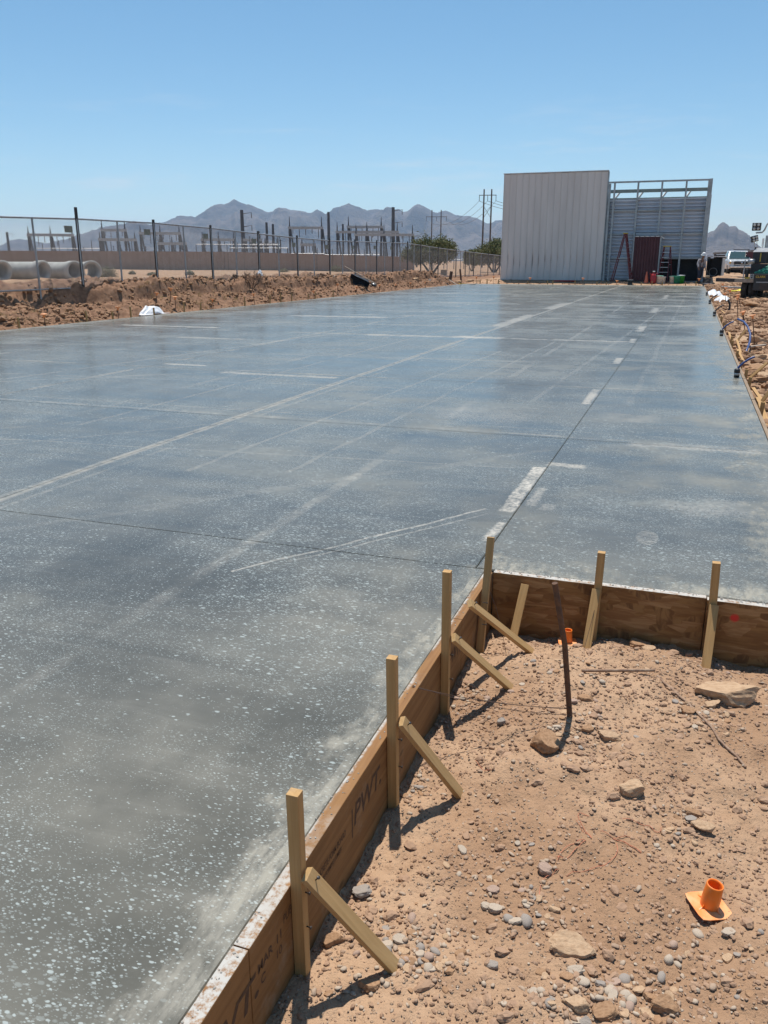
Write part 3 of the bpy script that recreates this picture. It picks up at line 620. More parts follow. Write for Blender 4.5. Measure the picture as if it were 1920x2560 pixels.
NEAR = [((-.757, 1.513), (-.757, 1.500, .265), 'upright wooden stake beside the stamped date on the form'),
        ((-.757, 2.218), (-.757, 2.196, .282), 'upright wooden stake just past the large stamped letters'),
        ((-.757, 2.842), (-.757, 2.826, .339), 'tall upright wooden stake where the tie wires cross the form'),
        ((-.750, 3.40), (-.748, 3.545, .247), 'leaning wooden stake at the inner corner of the forms')]
for (bx0, by0), top, lab in NEAR:
    s_ = stick((bx0, by0, gh(bx0 + .05, by0) - .05), top, .029, .031, 'form_stake', lab, 'stake', 'stakes holding the near form')
    bpy.context.view_layer.update()
    for zf in (.36, .62): nail_on(s_, Vector((bx0 + .017, by0 + random.uniform(-.006, .006), gh(bx0 + .05, by0) + zf * .4)), (1, -.1, .05))
BR = [((-.728, 1.492, .050), (-.535, 1.600), 'slanting wooden brace from the stake beside the stamped date'),
      ((-.728, 2.205, .060), (-.565, 2.36), 'slanting wooden brace propping the stake past the stamped letters'),
      ((-.728, 2.830, .070), (-.535, 3.08), 'slanting wooden brace below the tie wires'),
      ((-.740, 3.130, .090), (-.517, 3.48), 'slanting wooden brace nearest the inner corner of the forms')]
for top, (fx, fy), lab in BR:
    s_ = stick((fx, fy, gh(fx, fy) - .012), top, .038, .018, 'brace', lab, 'brace', 'braces propping the near form', mat='brace', point=False, face=(.6, -.25, .7))
    bpy.context.view_layer.update()
    tp = Vector(top) + (Vector((fx, fy, -.27)) - Vector(top)).normalized() * .03
    nail_on(s_, tp + Vector((.008, -.003, .012)), (.6, -.2, .8))
for bx0, tx0, tz, lab in ((-.279, -.269, .171, 'upright wooden stake against the strand board, beside the orange holder'), (.236, .222, .182, 'upright wooden stake beside the red paint dot')):
    stick((bx0, 3.722, gh(bx0, 3.7) - .05), (tx0, 3.726, tz), .034, .034, 'form_stake', lab, 'stake', 'stakes holding the strand board form', face=(0, -1, 0))
for tx0, tz, fx, fy, lab in ((-.277, -.002, -.290, 3.55, 'wooden brace in front of the stake by the orange holder'), (.232, -.008, .220, 3.55, 'wooden brace in front of the stake by the red dot'), (-.611, -.035, -.635, 3.58, 'short wooden slat leaning alone on the strand board')):
    stick((fx, fy, gh(fx, fy) - .012), (tx0, 3.695 if tz > -.03 else 3.728, tz), .038, .019, 'brace', lab, 'brace', 'braces propping the strand board form', point=False, face=(0, -.9, .4))
# rusty pipe and bars
p0 = Vector((-.268, 2.88)); rod = MB().tube([(-.268, 2.88, gh(-.268, 2.88) - .08), (-.31, 2.845, .1), (-.356, 2.81, .350)], .0105, 14).build('steel_rod', 'rust')
tag(rod, 'leaning rusty steel rod driven into the dirt pocket', 'rod')
def ground_line(pts, r, name, mat, label, cat, n=8, lift=.8, step=.03, group=None):
    out = []
    for i in range(len(pts) - 1):
        a, b = Vector(pts[i]), Vector(pts[i + 1]); k = max(2, int((b - a).length / step))
        for j in range(k + (i == len(pts) - 2)):
            p = a.lerp(b, j / k); out.append((p.x, p.y, gh(p.x, p.y) + r * lift + .002))
    return tag(MB().tube(out, r, n).build(name, mat), label, cat, group)
q = lambda x, y: at(x * 1.1573, y * 1.1573, -.255).xy
def straight(a, b, r, name, label):
    a, b = q(*a), q(*b); za = max(gh(*a), gh(*a.lerp(b, .3))) + r; zb = max(gh(*b), gh(*a.lerp(b, .7))) + r
    m = MB().tube([(a.x, a.y, za), (b.x, b.y, zb)], r, 10)
    return tag(m.build(name, 'dusty_rust'), label, 'bar')
straight((1255, 1476), (1412, 1470), .0065, 'steel_bar', 'short rusty bar lying flat beyond the leaning rod')
ground_line([q(1418, 1476), q(1500, 1552), q(1610, 1663)], .0045, 'reinforcing_bar', 'dusty_rust', 'long dusty reinforcing bar lying on the dirt below the big flat rock', 'bar', step=.05)
# tie wires from the form to the rod, strings
def sag(a, b, s=.02, n=12): a, b = Vector(a), Vector(b); return [a.lerp(b, i / n) - Vector((0, 0, s * 4 * (i / n) * (1 - i / n))) for i in range(n + 1)]
ft = Vector((XC + .02, 2.52, .006)); rd = Vector((-.275, 2.875, -.175))
for k, dz in enumerate((0.0, .012, -.010)):
    tag(MB().tube(sag(ft + Vector((0, .006 * k, 0)), rd + Vector((.01 * k, -.01 * k, dz)), .015 + .006 * k), .0011, 5).build('tie_wire', 'wire'), 'thin tie wire stretched from the form top to the rusty rod', 'wire', 'tie wires between form and rod')
tag(MB().tube(sag((-.262, 3.70, -.005), (-.30, 3.50, -.245), .004) + sag((-.30, 3.50, -.245), (-.285, 2.95, -.245), .0)[1:], .0011, 5).build('tie_wire', 'wire'), 'thin line tied round the stake by the orange holder', 'wire')
tag(MB().tube([(-.72, 3.43, .03), (-.69, 3.42, -.03), (-.655, 3.40, -.12), (-.62, 3.37, -.24)], .0011, 5).build('tie_wire', 'wire'), 'thin wire hanging at the inner corner stake', 'wire')
z3p = lambda x, y: at(1000 + x * .5546, 1850 + y * .5546, -.26).xy
STR = [[(790, 390), (830, 440), (860, 480), (800, 365), (850, 370)], [(710, 560), (730, 530), (800, 500), (835, 490), (800, 520), (745, 560), (705, 545)], [(625, 725), (640, 650), (690, 615), (715, 600)], [(750, 620), (850, 595), (930, 575), (975, 530), (975, 480)], [(850, 310), (930, 350), (1000, 370)], [(900, 440), (980, 470), (1060, 500), (1085, 515), (1020, 480), (960, 465), (1040, 450)], [(1000, 380), (1100, 400), (1165, 430), (1175, 405)], [(340, 110), (380, 150), (410, 155)], [(430, 85), (470, 70), (490, 20)], [(620, 235), (700, 245), (790, 230)]]
for s_ in STR[:4] + STR[5:8]:
    pts = [z3p(*p) for p in s_]; out = []
    n = 6 * (len(pts) - 1)
    for i in range(n + 1):
        t = i / 6; j = min(int(t), len(pts) - 2); u = t - j
        pm, pa, pb, pn = pts[max(j - 1, 0)], pts[j], pts[j + 1], pts[min(j + 2, len(pts) - 1)]
        c_ = .5 * ((2 * pa) + (pb - pm) * u + (2 * pm - 5 * pa + 4 * pb - pn) * u * u + (3 * pa - pm - 3 * pb + pn) * u ** 3)
        out.append((c_.x, c_.y, gh(c_.x, c_.y) + .004 + .003 * math.sin(i)))
    tag(MB().tube(out, .0010, 5).build('string', 'string'), 'strand of orange mason line dropped on the dirt', 'string', 'orange string on the dirt')

# orange sleeve on a square plate (rebar stake holder)
def plate_sleeve(loc, rz, s, label, tilt=(0, 0, 0)):
    e = empty('sleeve_plate', loc); e.rotation_euler = (tilt[0], tilt[1], rz); e.scale = (s, s, s); tag(e, label, 'plastic holder')
    m = MB(); n = 24; R0 = .031; h = .05
    sq = []
    for j in range(n):
        a = 2 * math.pi * j / n + math.pi / 4; c, s2 = math.cos(a), math.sin(a); k = h / max(abs(math.cos(a - 0)), abs(math.sin(a - 0)))
        rr = min(k, h * 1.30); sq.append((c * rr, s2 * rr))
    ci = [(math.cos(2 * math.pi * j / n + math.pi / 4) * R0 * .78, math.sin(2 * math.pi * j / n + math.pi / 4) * R0 * .78) for j in range(n)]
    v = [(x, y, .003) for x, y in sq] + [(x, y, .003) for x, y in ci] + [(x, y, 0) for x, y in sq] + [(x, y, 0) for x, y in ci]
    f = [(j, (j + 1) % n, n + (j + 1) % n, n + j) for j in range(n)] + [(2 * n + j, 3 * n + j, 3 * n + (j + 1) % n, 2 * n + (j + 1) % n) for j in range(n)] + [(2 * n + j, 2 * n + (j + 1) % n, (j + 1) % n, j) for j in range(n)]
    m.add(v, f); m.build('plate', 'orange_dust', e, bevel=.0008)
    MB().lathe([(.0245, .002), (.0245, .030), (.0225, .070), (.0215, .0735), (.0195, .0735), (.0185, .068), (.0185, .004)], 32).build('sleeve', 'orange', e)
    for k in range(4):
        a = k * math.pi / 2 + .3; c, s2 = math.cos(a), math.sin(a)
        MB().hull8([(c * .022 - s2 * .0012, s2 * .022 + c * .0012, .003), (c * .040 - s2 * .0012, s2 * .040 + c * .0012, .003), (c * .040 + s2 * .0012, s2 * .040 - c * .0012, .003), (c * .022 + s2 * .0012, s2 * .022 - c * .0012, .003),
                    (c * .022 - s2 * .0012, s2 * .022 + c * .0012, .018), (c * .030 - s2 * .0012, s2 * .030 + c * .0012, .006), (c * .030 + s2 * .0012, s2 * .030 - c * .0012, .006), (c * .022 + s2 * .0012, s2 * .022 - c * .0012, .018)]).build('fin', 'orange', e)
    return e
c_ = at(1772, 2268, -.265); plate_sleeve((c_.x, c_.y, gh(c_.x, c_.y) + .012), .55, 1.02, 'dusty orange plastic sleeve on a square plate lying in the open dirt', (.06, .10, 0))
c_ = (-.388, 3.665); plate_sleeve((*c_, gh(*c_) + .012), .2, .85, 'orange plastic sleeve half hidden behind the brace at the strand board')

# stones
def rock_mesh(name, seed, mat, ang=.0, sub=4):
    b = bmesh.new(); bmesh.ops.create_icosphere(b, subdivisions=sub, radius=1); g = random.Random(seed)
    pl = [(Vector((g.gauss(0, 1), g.gauss(0, 1), g.gauss(0, 1))).normalized(), g.uniform(.55, .9)) for _ in range(11)]
    if ang: pl += [(Vector((g.uniform(-.15, .15), g.uniform(-.30, .0), 1)).normalized(), g.uniform(.30, .45))]   # a broad top face
    Pv = np.array([v.co[:] for v in b.verts])
    if ang:
        for k_, (nrm, d) in enumerate(pl):
            t = np.clip(Pv @ np.array(nrm) - d, 0, None); Pv = Pv - np.array(nrm)[None] * (t * (ang if k_ < 11 else .97))[:, None]
    nz = np.zeros(len(Pv))
    for o in range(3 if sub < 4 else 5): nz += .58 ** o * (vnoise(Pv[:, 0] * 1.7 * 2 ** o + seed, Pv[:, 1] * 1.7 * 2 ** o + Pv[:, 2] * 2.3 * 2 ** o, seed) - .5)
    Pv = Pv * (1 + nz * (.20 if ang else .16))[:, None]
    for v, p in zip(b.verts, Pv): v.co = p
    me = bpy.data.meshes.new(name); b.to_mesh(me); b.free(); me.polygons.foreach_set('use_smooth', [not ang] * len(me.polygons)); me.materials.append(STONES[mat]); return me
BIG = [(1817, 1728, 132, 96, 'tan', 'large flat-topped tan rock near the strand board end'), (1360, 1858, 62, 92, 'brown', 'long brown rock tilted beside the foot of the rod'), (1580, 1980, 66, 62, 'tan', 'wedge-shaped tan rock in the middle of the dirt'), (1424, 2345, 120, 88, 'tan', 'biggest rough tan rock below the orange string'),
       (833, 2322, 52, 54, 'brown', 'brown rock wedged at the form below the brace by the date stamp'), (900, 2207, 62, 40, 'grey', 'flat grey stone against the near form'), (1732, 2032, 40, 30, 'brown', 'brown stone topping the small cluster above the orange plate'), (1756, 2066, 56, 38, 'tan', 'tan stone low in the cluster above the orange plate'), (1725, 2052, 28, 28, 'grey', 'grey stone in the cluster above the orange plate'),
       (1232, 2214, 32, 28, 'pink', 'pinkish cobble on the upper side of the loose trio'), (1238, 2257, 34, 34, 'pale', 'pale round cobble in the loose trio'), (1214, 2250, 24, 28, 'pale', 'small pale cobble beside the round one'), (1440, 2498, 66, 60, 'tan', 'tan boulder by the gravel heap at the bottom'), (1667, 2498, 70, 56, 'brown', 'reddish brown rock right of the gravel heap'),
       (1510, 2520, 70, 42, 'brown', 'low brown rock between grey stones in the gravel heap'), (1463, 2540, 40, 46, 'grey', 'upright grey stone in front of the gravel heap'), (923, 2436, 60, 44, 'brown', 'brown rock under the foot of the brace by the date stamp'), (1600, 1607, 62, 34, 'brown', 'brown rock in the shade of the strand board'), (1618, 1624, 42, 26, 'tan', 'tan rock just out of the strand board shade'),
       (1461, 1764, 42, 30, 'brown', 'brown stone right of the rod foot'), (1522, 1848, 56, 36, 'tan', 'tan stone below and right of the rod'), (1466, 1840, 34, 28, 'brown', 'small brown stone below the rod'), (1718, 1788, 46, 32, 'brown', 'brown stone beside the long reinforcing bar'), (1777, 1762, 44, 34, 'tan', 'tan stone in front of the large flat-topped rock'), (1230, 2402, 34, 28, 'grey', 'grey cobble lower left of the biggest tan rock'),
       (1440, 2424, 40, 22, 'pale', 'pale flat stone in front of the biggest tan rock'), (1502, 2450, 28, 26, 'grey', 'rounded grey stone above the gravel heap'), (1535, 2435, 40, 18, 'pink', 'pinkish flat stone above the gravel heap'), (1362, 2166, 34, 44, 'pink', 'long pinkish stone beside the orange string'), (1822, 2322, 36, 20, 'pale', 'smooth pale oval pebble below the orange plate'), (1252, 1815, 22, 26, 'grey', 'small dark stone between the braces and the rod')]
bigP = []
for i, (x, y, w, h, mt, lab) in enumerate(BIG):
    p = at(x, y + h * .25, -.25); dep = (Vector(p) - Vector(CAM)).dot(Vector(fw)); k = dep / F
    o = bpy.data.objects.new('rock', rock_mesh('rock', 60 + i, mt, .85 if mt in ('tan', 'brown', 'grey') else .3)); col.objects.link(o)
    sx = w * k / 2 * 1.08; sz = h * k / 2 * .95
    sz *= .95; o.scale = (sx, max(sx * .62, sz * .9), sz); o.location = (p.x, p.y, gh(p.x, p.y) + sz * .42); o.rotation_euler = (random.uniform(-.2, .2), random.uniform(-.25, .25), YAW + random.uniform(-.3, .3)); tag(o, lab, 'rock'); bigP.append((p.x, p.y, sx))
big2 = bpy.data.objects['rock.001'] if 'rock.001' in bpy.data.objects else None
if big2: big2.rotation_euler = (.1, .55, .5)
# loose stones that can be told apart: 240 individuals
SM = {k: [rock_mesh('stone', 200 + 7 * i + j, k, .7 if k in ('brown', 'tan') else .35 * (j % 2), 2) for j in range(3)] for i, k in enumerate(STONES)}
LAB = {'pale': 'loose pale rounded stone on the reddish dirt of the pocket', 'grey': 'loose grey stone on the reddish dirt of the pocket', 'brown': 'loose brown stone on the reddish dirt of the pocket', 'tan': 'loose tan stone on the reddish dirt of the pocket', 'pink': 'loose pinkish stone on the reddish dirt of the pocket'}
CL = [(1500, 2500, 150, 60, 50), (1010, 2370, 110, 75, 46), (1330, 2260, 70, 60, 14), (1130, 1560, 70, 25, 12), (1150, 1740, 70, 30, 18), (1770, 1650, 90, 35, 26), (1760, 1790, 70, 50, 22), (1430, 1850, 120, 60, 26), (1240, 2150, 120, 80, 14), (1040, 1960, 50, 40, 14), (1700, 2080, 80, 60, 14), (1780, 2400, 120, 100, 20), (1400, 1700, 180, 60, 14)]
cnt = 0
for cx, cy, sx, sy, n in CL:
    for _ in range(n):
        if cnt >= 260: break
        x, y = random.gauss(cx, sx * .6), random.gauss(cy, sy * .6)
        p = at(x, min(max(y, 1545), 2620), -.255)
        if p.x < XS + .03 or p.y > 3.69 or any((p.x - a) ** 2 + (p.y - b) ** 2 < (c * .8) ** 2 for a, b, c in bigP): continue
        k = random.choices(list(SM), (4, 2, 5, 5, 2))[0]; s = random.uniform(.006, .0145) * (1.15 if cy > 2200 else 1)
        o = bpy.data.objects.new('stone', random.choice(SM[k])); col.objects.link(o); o.scale = (s * random.uniform(.9, 1.4), s * random.uniform(.8, 1.1), s * random.uniform(.55, .85))
        o.location = (p.x, p.y, gh(p.x, p.y) + s * .16); o.rotation_euler = (random.uniform(-.3, .3), random.uniform(-.3, .3), random.uniform(0, 6.28)); tag(o, LAB[k], 'stone', 'loose stones in the pocket'); cnt += 1
# gravel too small to pick apart
def scatter(n, x0, x1, y0, y1, s0, s1, seed, thr=.0, bias=2.2, freq=2.6):
    g = np.random.default_rng(seed); x = g.uniform(x0, x1, n); y = g.uniform(y0, y1, n)
    d = vnoise(x * freq, y * freq, seed) * .6 + vnoise(x * freq * 3, y * freq * 3, seed + 1) * .4
    ok = d + g.uniform(-.25, .25, n) > thr; x, y = x[ok], y[ok]; s = s0 + (s1 - s0) * g.uniform(0, 1, len(x)) ** bias
    return np.stack([x, y, ground_h(x, y) + s * .25], -1), s
P1, S1 = scatter(2300, XS + .01, 1.6, .9, 3.73, .0035, .010, 91, .50)
P2, S2 = scatter(16000, XS + .005, 1.5, .9, 3.735, .0012, .0042, 92, .45, 1.8)
P2b, S2b = scatter(30000, XS + .005, 1.5, .9, 3.735, .0018, .009, 192, .44, 2.4, 3.5)
P2c, S2c = scatter(2600, XS + .02, 1.3, .95, 3.70, .006, .020, 193, .50, 2.6, 2.2)
M['pocket_clod'] = islands('pocket_dirt_crumbs', [(.38, .245, .158), (.30, .182, .112), (.235, .138, .086), (.44, .295, .195), (.34, .212, .135)], .95, .5, 40)
tag(blobs('dirt_crumbs', 'pocket_clod', P2b, S2b, ICO1, ICO1F, .8, 44, False), 'crumbled earth strewn over the pocket', 'crumbs', kind='stuff')
P2c[:, 2] -= S2c * .15; tag(blobs('earth_lumps', 'pocket_clod', P2c, S2c, ICO2, ICO2F, .65, 45, False), 'half-buried lumps of earth in the pocket', 'lumps', kind='stuff')
tag(blobs('gravel', 'gravel', P1, S1, ICO2, ICO2F, .65, 3, True), 'scattered gravel over the reddish dirt of the pocket', 'gravel', kind='stuff')
tag(blobs('grit', 'gravel', P2, S2, ICO1, ICO1F, .7, 4, False), 'fine grit and small pebbles on the dirt of the pocket', 'grit', kind='stuff')
# heap in the gravel: extra pebbles round the clusters
Pc, Sc = [], []
for cx, cy, sx, sy, n in CL:
    for _ in range(n * 4):
        p = at(random.gauss(cx, sx * .8), min(max(random.gauss(cy, sy * .8), 1550), 2640), -.255)
        if p.x > XS + .01 and p.y < 3.72: s = random.uniform(.003, .009); Pc.append((p.x, p.y, gh(p.x, p.y) + s * .3)); Sc.append(s)
tag(blobs('pebbles', 'gravel', Pc, Sc, ICO2, ICO2F, .7, 6, True), 'pebbles heaped between the larger stones of the pocket', 'pebbles', kind='stuff')

# ================================================================== LEFT BANK
P3, S3 = scatter(16000, -16.6, -14.15, 12, 56, .012, .085, 95, .40, 3.4, 1.2)
keep = (P3[:, 0] < -14.45) | (S3 < .04); P3, S3 = P3[keep], S3[keep]
tag(blobs('dirt_clods', 'clod', P3, S3, ICO2, ICO2F, .75, 7, False), 'broken clods of earth covering the bank below the fence', 'clods', kind='stuff')
P4, S4 = scatter(16000, -19, -14.12, 12, 58, .008, .035, 96, .42, 2.0, 1.2)
tag(blobs('bank_gravel', 'clod', P4, S4, ICO1, ICO1F, .75, 8, False), 'small clods and gravel on and behind the bank', 'gravel', kind='stuff')
P5, S5 = scatter(16000, .80, 4.2, 6, 56, .010, .10, 97, .36, 3.4, 1.2)
tag(blobs('spoil_gravel', 'clod', P5, S5, ICO2, ICO2F, .7, 9, False), 'stony spoil strewn along the right-hand form', 'gravel', kind='stuff')
P6, S6 = scatter(1500, -14, 3, 55.9, 60, .012, .06, 98, .45, 2.0, 1.2)
tag(blobs('far_gravel', 'clod', P6, S6, ICO1, ICO1F, .7, 10, False), 'small clods on the dirt beyond the slab', 'gravel', kind='stuff')
# straw tufts on the bank
def tuft(name, P, h, n, mat, label, kind='stuff', spread=.08, cat='dry grass'):
    v, f = [], []
    for (x, y) in P:
        z = gh(x, y)
        for _ in range(n):
            a = random.uniform(0, 6.28); r = random.uniform(0, spread); l = h * random.uniform(.5, 1.1); t = random.uniform(.15, .9)
            b0_ = Vector((x + r * math.cos(a), y + r * math.sin(a), z - .01)); tip = b0_ + Vector((math.cos(a + random.uniform(-1, 1)) * l * t, math.sin(a + random.uniform(-1, 1)) * l * t, l)); s = Vector((-math.sin(a), math.cos(a), 0)) * .004
            o = len(v); v += [b0_ - s, b0_ + s, tip]; f.append((o, o + 1, o + 2))
    me = bpy.data.meshes.new(name); me.from_pydata([tuple(p) for p in v], [], f); me.materials.append(M[mat]); o = bpy.data.objects.new(name, me); col.objects.link(o); return tag(o, label, cat, None, kind)
tuft('dry_grass', [(random.uniform(-15.4, -14.4), y) for y in list(rng.uniform(21.5, 26.5, 90)) + list(rng.uniform(15, 18.5, 40)) + list(rng.uniform(13, 16, 20))], .10, 22, 'straw', 'straw-coloured dry grass on the lower bank')
tuft('dry_weeds', [(random.uniform(-17.2, -15.9), random.uniform(17, 45)) for _ in range(160)], .16, 12, 'straw', 'dry weeds along the foot of the fence', spread=.15)

# fence: bays of chain link hung between dark posts
FX = -16.0
PY = [16.45, 19.83, 23.41, 26.8, 30.3, 33.8, 37.3, 40.5, 43.65, 46.3, 48.95, 51.6, 55.5, 60.1, 62.8, 65.4, 70.4, 74.9, 79.5]
TOPpx = {200: 547}
BZ = lambda y: float(np.interp(y, [0, 24, 30, 36, 42, 48, 52, 56, 61, 66, 75, 90], [.80, .82, .78, .72, .72, .80, .66, .52, .48, .42, .22, .1]))
TZ = lambda y: float(np.interp(y, [12, 17, 20, 23.6, 26.9, 30.4, 33.9, 37.4, 43.7, 48.9, 55.5, 62, 75], [2.44, 2.46, 2.55, 2.58, 2.54, 2.45, 2.38, 2.34, 2.40, 2.44, 2.26, 2.12, 1.88]))
ORD = 'first second third fourth fifth sixth seventh eighth ninth tenth eleventh twelfth thirteenth fourteenth fifteenth sixteenth seventeenth eighteenth'.split()
BAYLAB = {19.88: 'chain link fence bay between the tall post and the concrete pipes end', 16.5: 'chain link fence bay in front of the concrete pipes', 13.0: 'chain link fence bay at the first, cut-off concrete pipe', 26.85: 'chain link fence bay behind the dead bush', 37.35: 'chain link fence bay behind the tipped wheelbarrow', 48.95: 'chain link fence bay in front of the wide green tree'}
def link_bay(y0, y1):
    dy = y1 - y0; z0a, z0b, z1a, z1b = BZ(y0) - .12, BZ(y1) - .12, TZ(y0), TZ(y1)
    e = tag(empty('fence_bay', (FX, y0, z0a)), BAYLAB.get(round(y0, 2), 'chain link fence bay, %s past the tall dark post' % ORD[max(0, sum(p < y0 for p in PY) - 2)]), 'fence', 'chain link fence bays on the bank')
    def Z(t, s): return (z0a + (z0b - z0a) * t) * (1 - s) + (z1a + (z1b - z1a) * t) * s - z0a
    far = y0 > 30
    MB().tube([(0, 0, Z(0, 1)), (0, dy, Z(1, 1))], .024, 8).build('top_rail', 'galv', e)
    MB().tube([(0, 0, Z(0, .02)), (0, dy, Z(1, .02))], .020, 6).build('bottom_rail', 'galv', e)
    MB().tube([(.0, dy * .5, min(Z(.5, 0), gh(FX, y0 + dy * .5) - z0a) - .1), (.0, dy * .5, Z(.5, 1))], .026, 8).build('middle_post', 'galv', e)
    m = MB(); p = .072 if not far else .10; w = .0030 if not far else .0026; H = Z(.5, 1) - Z(.5, 0)
    n = int((dy + H) / p)
    for i in range(n):
        for sgn in (1, -1):
            a = i * p
            # diagonal from bottom to top, clipped to the bay
            ya, yb = (a - H, a) if sgn > 0 else (a, a - H)
            sa, sb = 0.0, 1.0
            def clip(yq, s_, other, so):
                if yq < 0: return 0.0, s_ + (so - s_) * (0 - yq) / (other - yq)
                if yq > dy: return dy, s_ + (so - s_) * (dy - yq) / (other - yq)
                return yq, s_
            y_a, s_a = clip(ya, 0.0, yb, 1.0); y_b, s_b = clip(yb, 1.0, ya, 0.0)
            if s_b - s_a < .01: continue
            pa = (0, y_a, Z(y_a / dy, s_a)); pb = (0, y_b, Z(y_b / dy, s_b))
            d = (Vector(pb) - Vector(pa)).normalized(); sx_ = Vector((1, 0, 0)) * w; sy_ = d.cross(Vector((1, 0, 0))) * w
            A, B = Vector(pa), Vector(pb); m.add([A + sx_, A - sx_ * .5 + sy_, A - sx_ * .5 - sy_, B + sx_, B - sx_ * .5 + sy_, B - sx_ * .5 - sy_], [(0, 1, 4, 3), (1, 2, 5, 4), (2, 0, 3, 5)])
    m.build('chain_link', 'galv', e)
    return e
for i in range(len(PY) - 1): link_bay(PY[i] + .05, PY[i + 1] - .05)
link_bay(13.0, PY[0] - .05)
for i, y in enumerate(PY):
    top = TZ(y) + (.30 if i == 1 else .10)
    e = empty('fence_post', (FX + .02, y, gh(FX + .02, y) - .25)); z0 = gh(FX + .02, y) - .25
    MB().box(-.027, .027, -.034, .034, 0, top - z0).build('post', 'dark_post', e)
    MB().box(.028, .036, -.05, -.008, BZ(y) - z0, TZ(y) - z0).build('clamp_strip', 'galv', e)
    tag(e, 'tall dark steel fence post standing above the top rail by the concrete pipes' if i == 1 else ('dark fence post on the pipe side of the tall one' if i == 0 else 'dark steel fence post, %s past the tall one' % ORD[i - 2]), 'fence post', None if i == 1 else 'dark fence posts on the bank')
    if 1 <= i < 12:
        pl = empty('fence_plate', (FX + .06, y - .42, TZ(y) - .28)); tag(pl, 'small tan plate wired to the fence beside a dark post', 'sign', 'tan plates on the fence')
        MB().box(-.004, .004, -.16, .16, -.085, .085).build('sheet', 'plate', pl); MB().tube([(0, -.16, .06), (-.04, -.16, .06)], .003, 4).build('tie', 'wire', pl)

# stakes and capped pins along the left edge (photo x, photo foot y, photo top y)
def foot_at(x, X, dy=0.0):
    p = atx(x, 760, X); return p.y
WST = [(42, 806, 820, 798 - 0), (214, 786, 0, 0), (280, 782, 0, 0), (325, 780, 0, 0), (384, 773, 0, 0), (460, 765, 0, 0), (612, 752, 0, 0), (460 + 150, 750, 0, 0), (675, 745, 0, 0), (703, 742, 0, 0), (729, 740, 0, 0), (770, 738, 0, 0), (790, 736, 0, 0)]
for x in (42, 214, 280, 325, 384, 460, 500, 612, 675, 703, 729, 770, 790, 833):
    y = foot_at(x, XL - .07); h = random.uniform(.16, .30); dx = random.uniform(-.02, .02)
    stick((XL - .07, y, -.15), (XL - .07 + dx, y + random.uniform(-.04, .04), h), .045, .03, 'edge_stake', 'short wooden stake along the slab edge below the fence bank', 'stake', 'wooden stakes along the fence-side slab edge', point=False)
def cap_pin(p, h, lean=(0, 0), label='', group=None, wide=.055):
    e = empty('capped_pin', p); tag(e, label, 'capped pin', group)
    t = Vector((lean[0], lean[1], h)); MB().tube([(0, 0, -.12), t], .0095, 8).build('pin', 'rust', e)
    q_ = t.normalized().to_track_quat('Z', 'Y').to_matrix(); s = wide / .055
    MB().lathe([(.0, -.045 * s), (.018 * s, -.045 * s), (.020 * s, 0), (.05 * s, .006 * s), (.055 * s, .012 * s), (.052 * s, .020 * s), (0, .022 * s)], 14, t, q_).build('cap', 'cap', e)
    return e
for x, X, h in ((108, -14.18, .30), (292, -14.3, .33), (387, -14.75, .30), (425, -14.8, .36), (438, -14.45, .36), (532, -14.25, .30), (637, -14.25, .36), (788, -14.3, .36), (845, -14.35, .40), (893, -14.3, .3), (948, -14.35, .35), (990, -14.3, .3), (1025, -14.3, .32), (1065, -14.25, .3)):
    y = foot_at(x, X)
    cap_pin((X, y, gh(X, y)), h, (random.uniform(-.06, .06), random.uniform(-.03, .09)), 'orange-capped steel pin beside the slab below the fence bank', 'orange-capped pins on the fence side', .075)
# white sheet on the bank, right-hand sacks
def crumple(name, loc, sx, sy, sz, seed, label, cat, mat='white_sheet', rz=0.0):
    n = 36; v = []; g = np.linspace(-1, 1, n); A, B = np.meshgrid(g, g); rr = np.sqrt((A * 1.0) ** 2 + (B * 1.05) ** 2 + .25 * A * B * 0)
    env = np.clip(1 - rr ** 2.2, 0, 1) ** .7; fold = np.abs(fbm(A * 1.3 + seed, B * 1.3, 2, seed)); z = env * (.70 + .8 * fold + .10 * fbm(A * 4, B * 4, 2, seed + 1)) ; ex = 1 + .18 * fbm(A * 2, B * 2, 3, seed + 2)
    V = np.stack([A * sx * ex, B * sy * ex, z * sz - .03], -1).reshape(-1, 3)
    me = bpy.data.meshes.new(name); me.from_pydata(V.tolist(), [], [(j * n + i, j * n + i + 1, (j + 1) * n + i + 1, (j + 1) * n + i) for j in range(n - 1) for i in range(n - 1)]); me.polygons.foreach_set('use_smooth', [True] * len(me.polygons)); me.materials.append(M[mat])
    o = bpy.data.objects.new(name, me); col.objects.link(o); o.location = loc; o.rotation_euler = (0, 0, rz); sd = o.modifiers.new('solid', 'SOLIDIFY'); sd.thickness = .01; return tag(o, label, cat)
y = foot_at(375, -14.45); crumple('plastic_sheet', (-14.42, y, gh(-14.42, y) - .07), .20, .55, .24, 4, 'crumpled white plastic sheet on the bank below the fence', 'plastic sheet')
crumple('sand_sack', (1.0, 42.5, -.06), .34, 1.6, .26, 9, 'white woven sack draped over the far end of the right-hand form', 'sack')
crumple('sand_sack', (1.25, 38.2, -.12), .30, 1.1, .24, 12, 'bulging white sack below the draped one by the right-hand form', 'sack')
crumple('plastic_scrap', (3.15, 34.5, -.14), .12, .12, .17, 15, 'small white scrap on the ground under the boom truck', 'scrap')
for lx, ly, lab in (( -16.8, 20.9, 'white scrap caught by the concrete pipes'), (-15.6, 29.6, 'white scrap in the dead bush'), (-16.1, 38.0, 'small white scrap standing at the fence foot')):
    crumple('plastic_scrap', (lx, ly, gh(lx, ly) + (.25 if 'bush' in lab else 0)), .10, .16, .16, int(ly), lab, 'scrap')
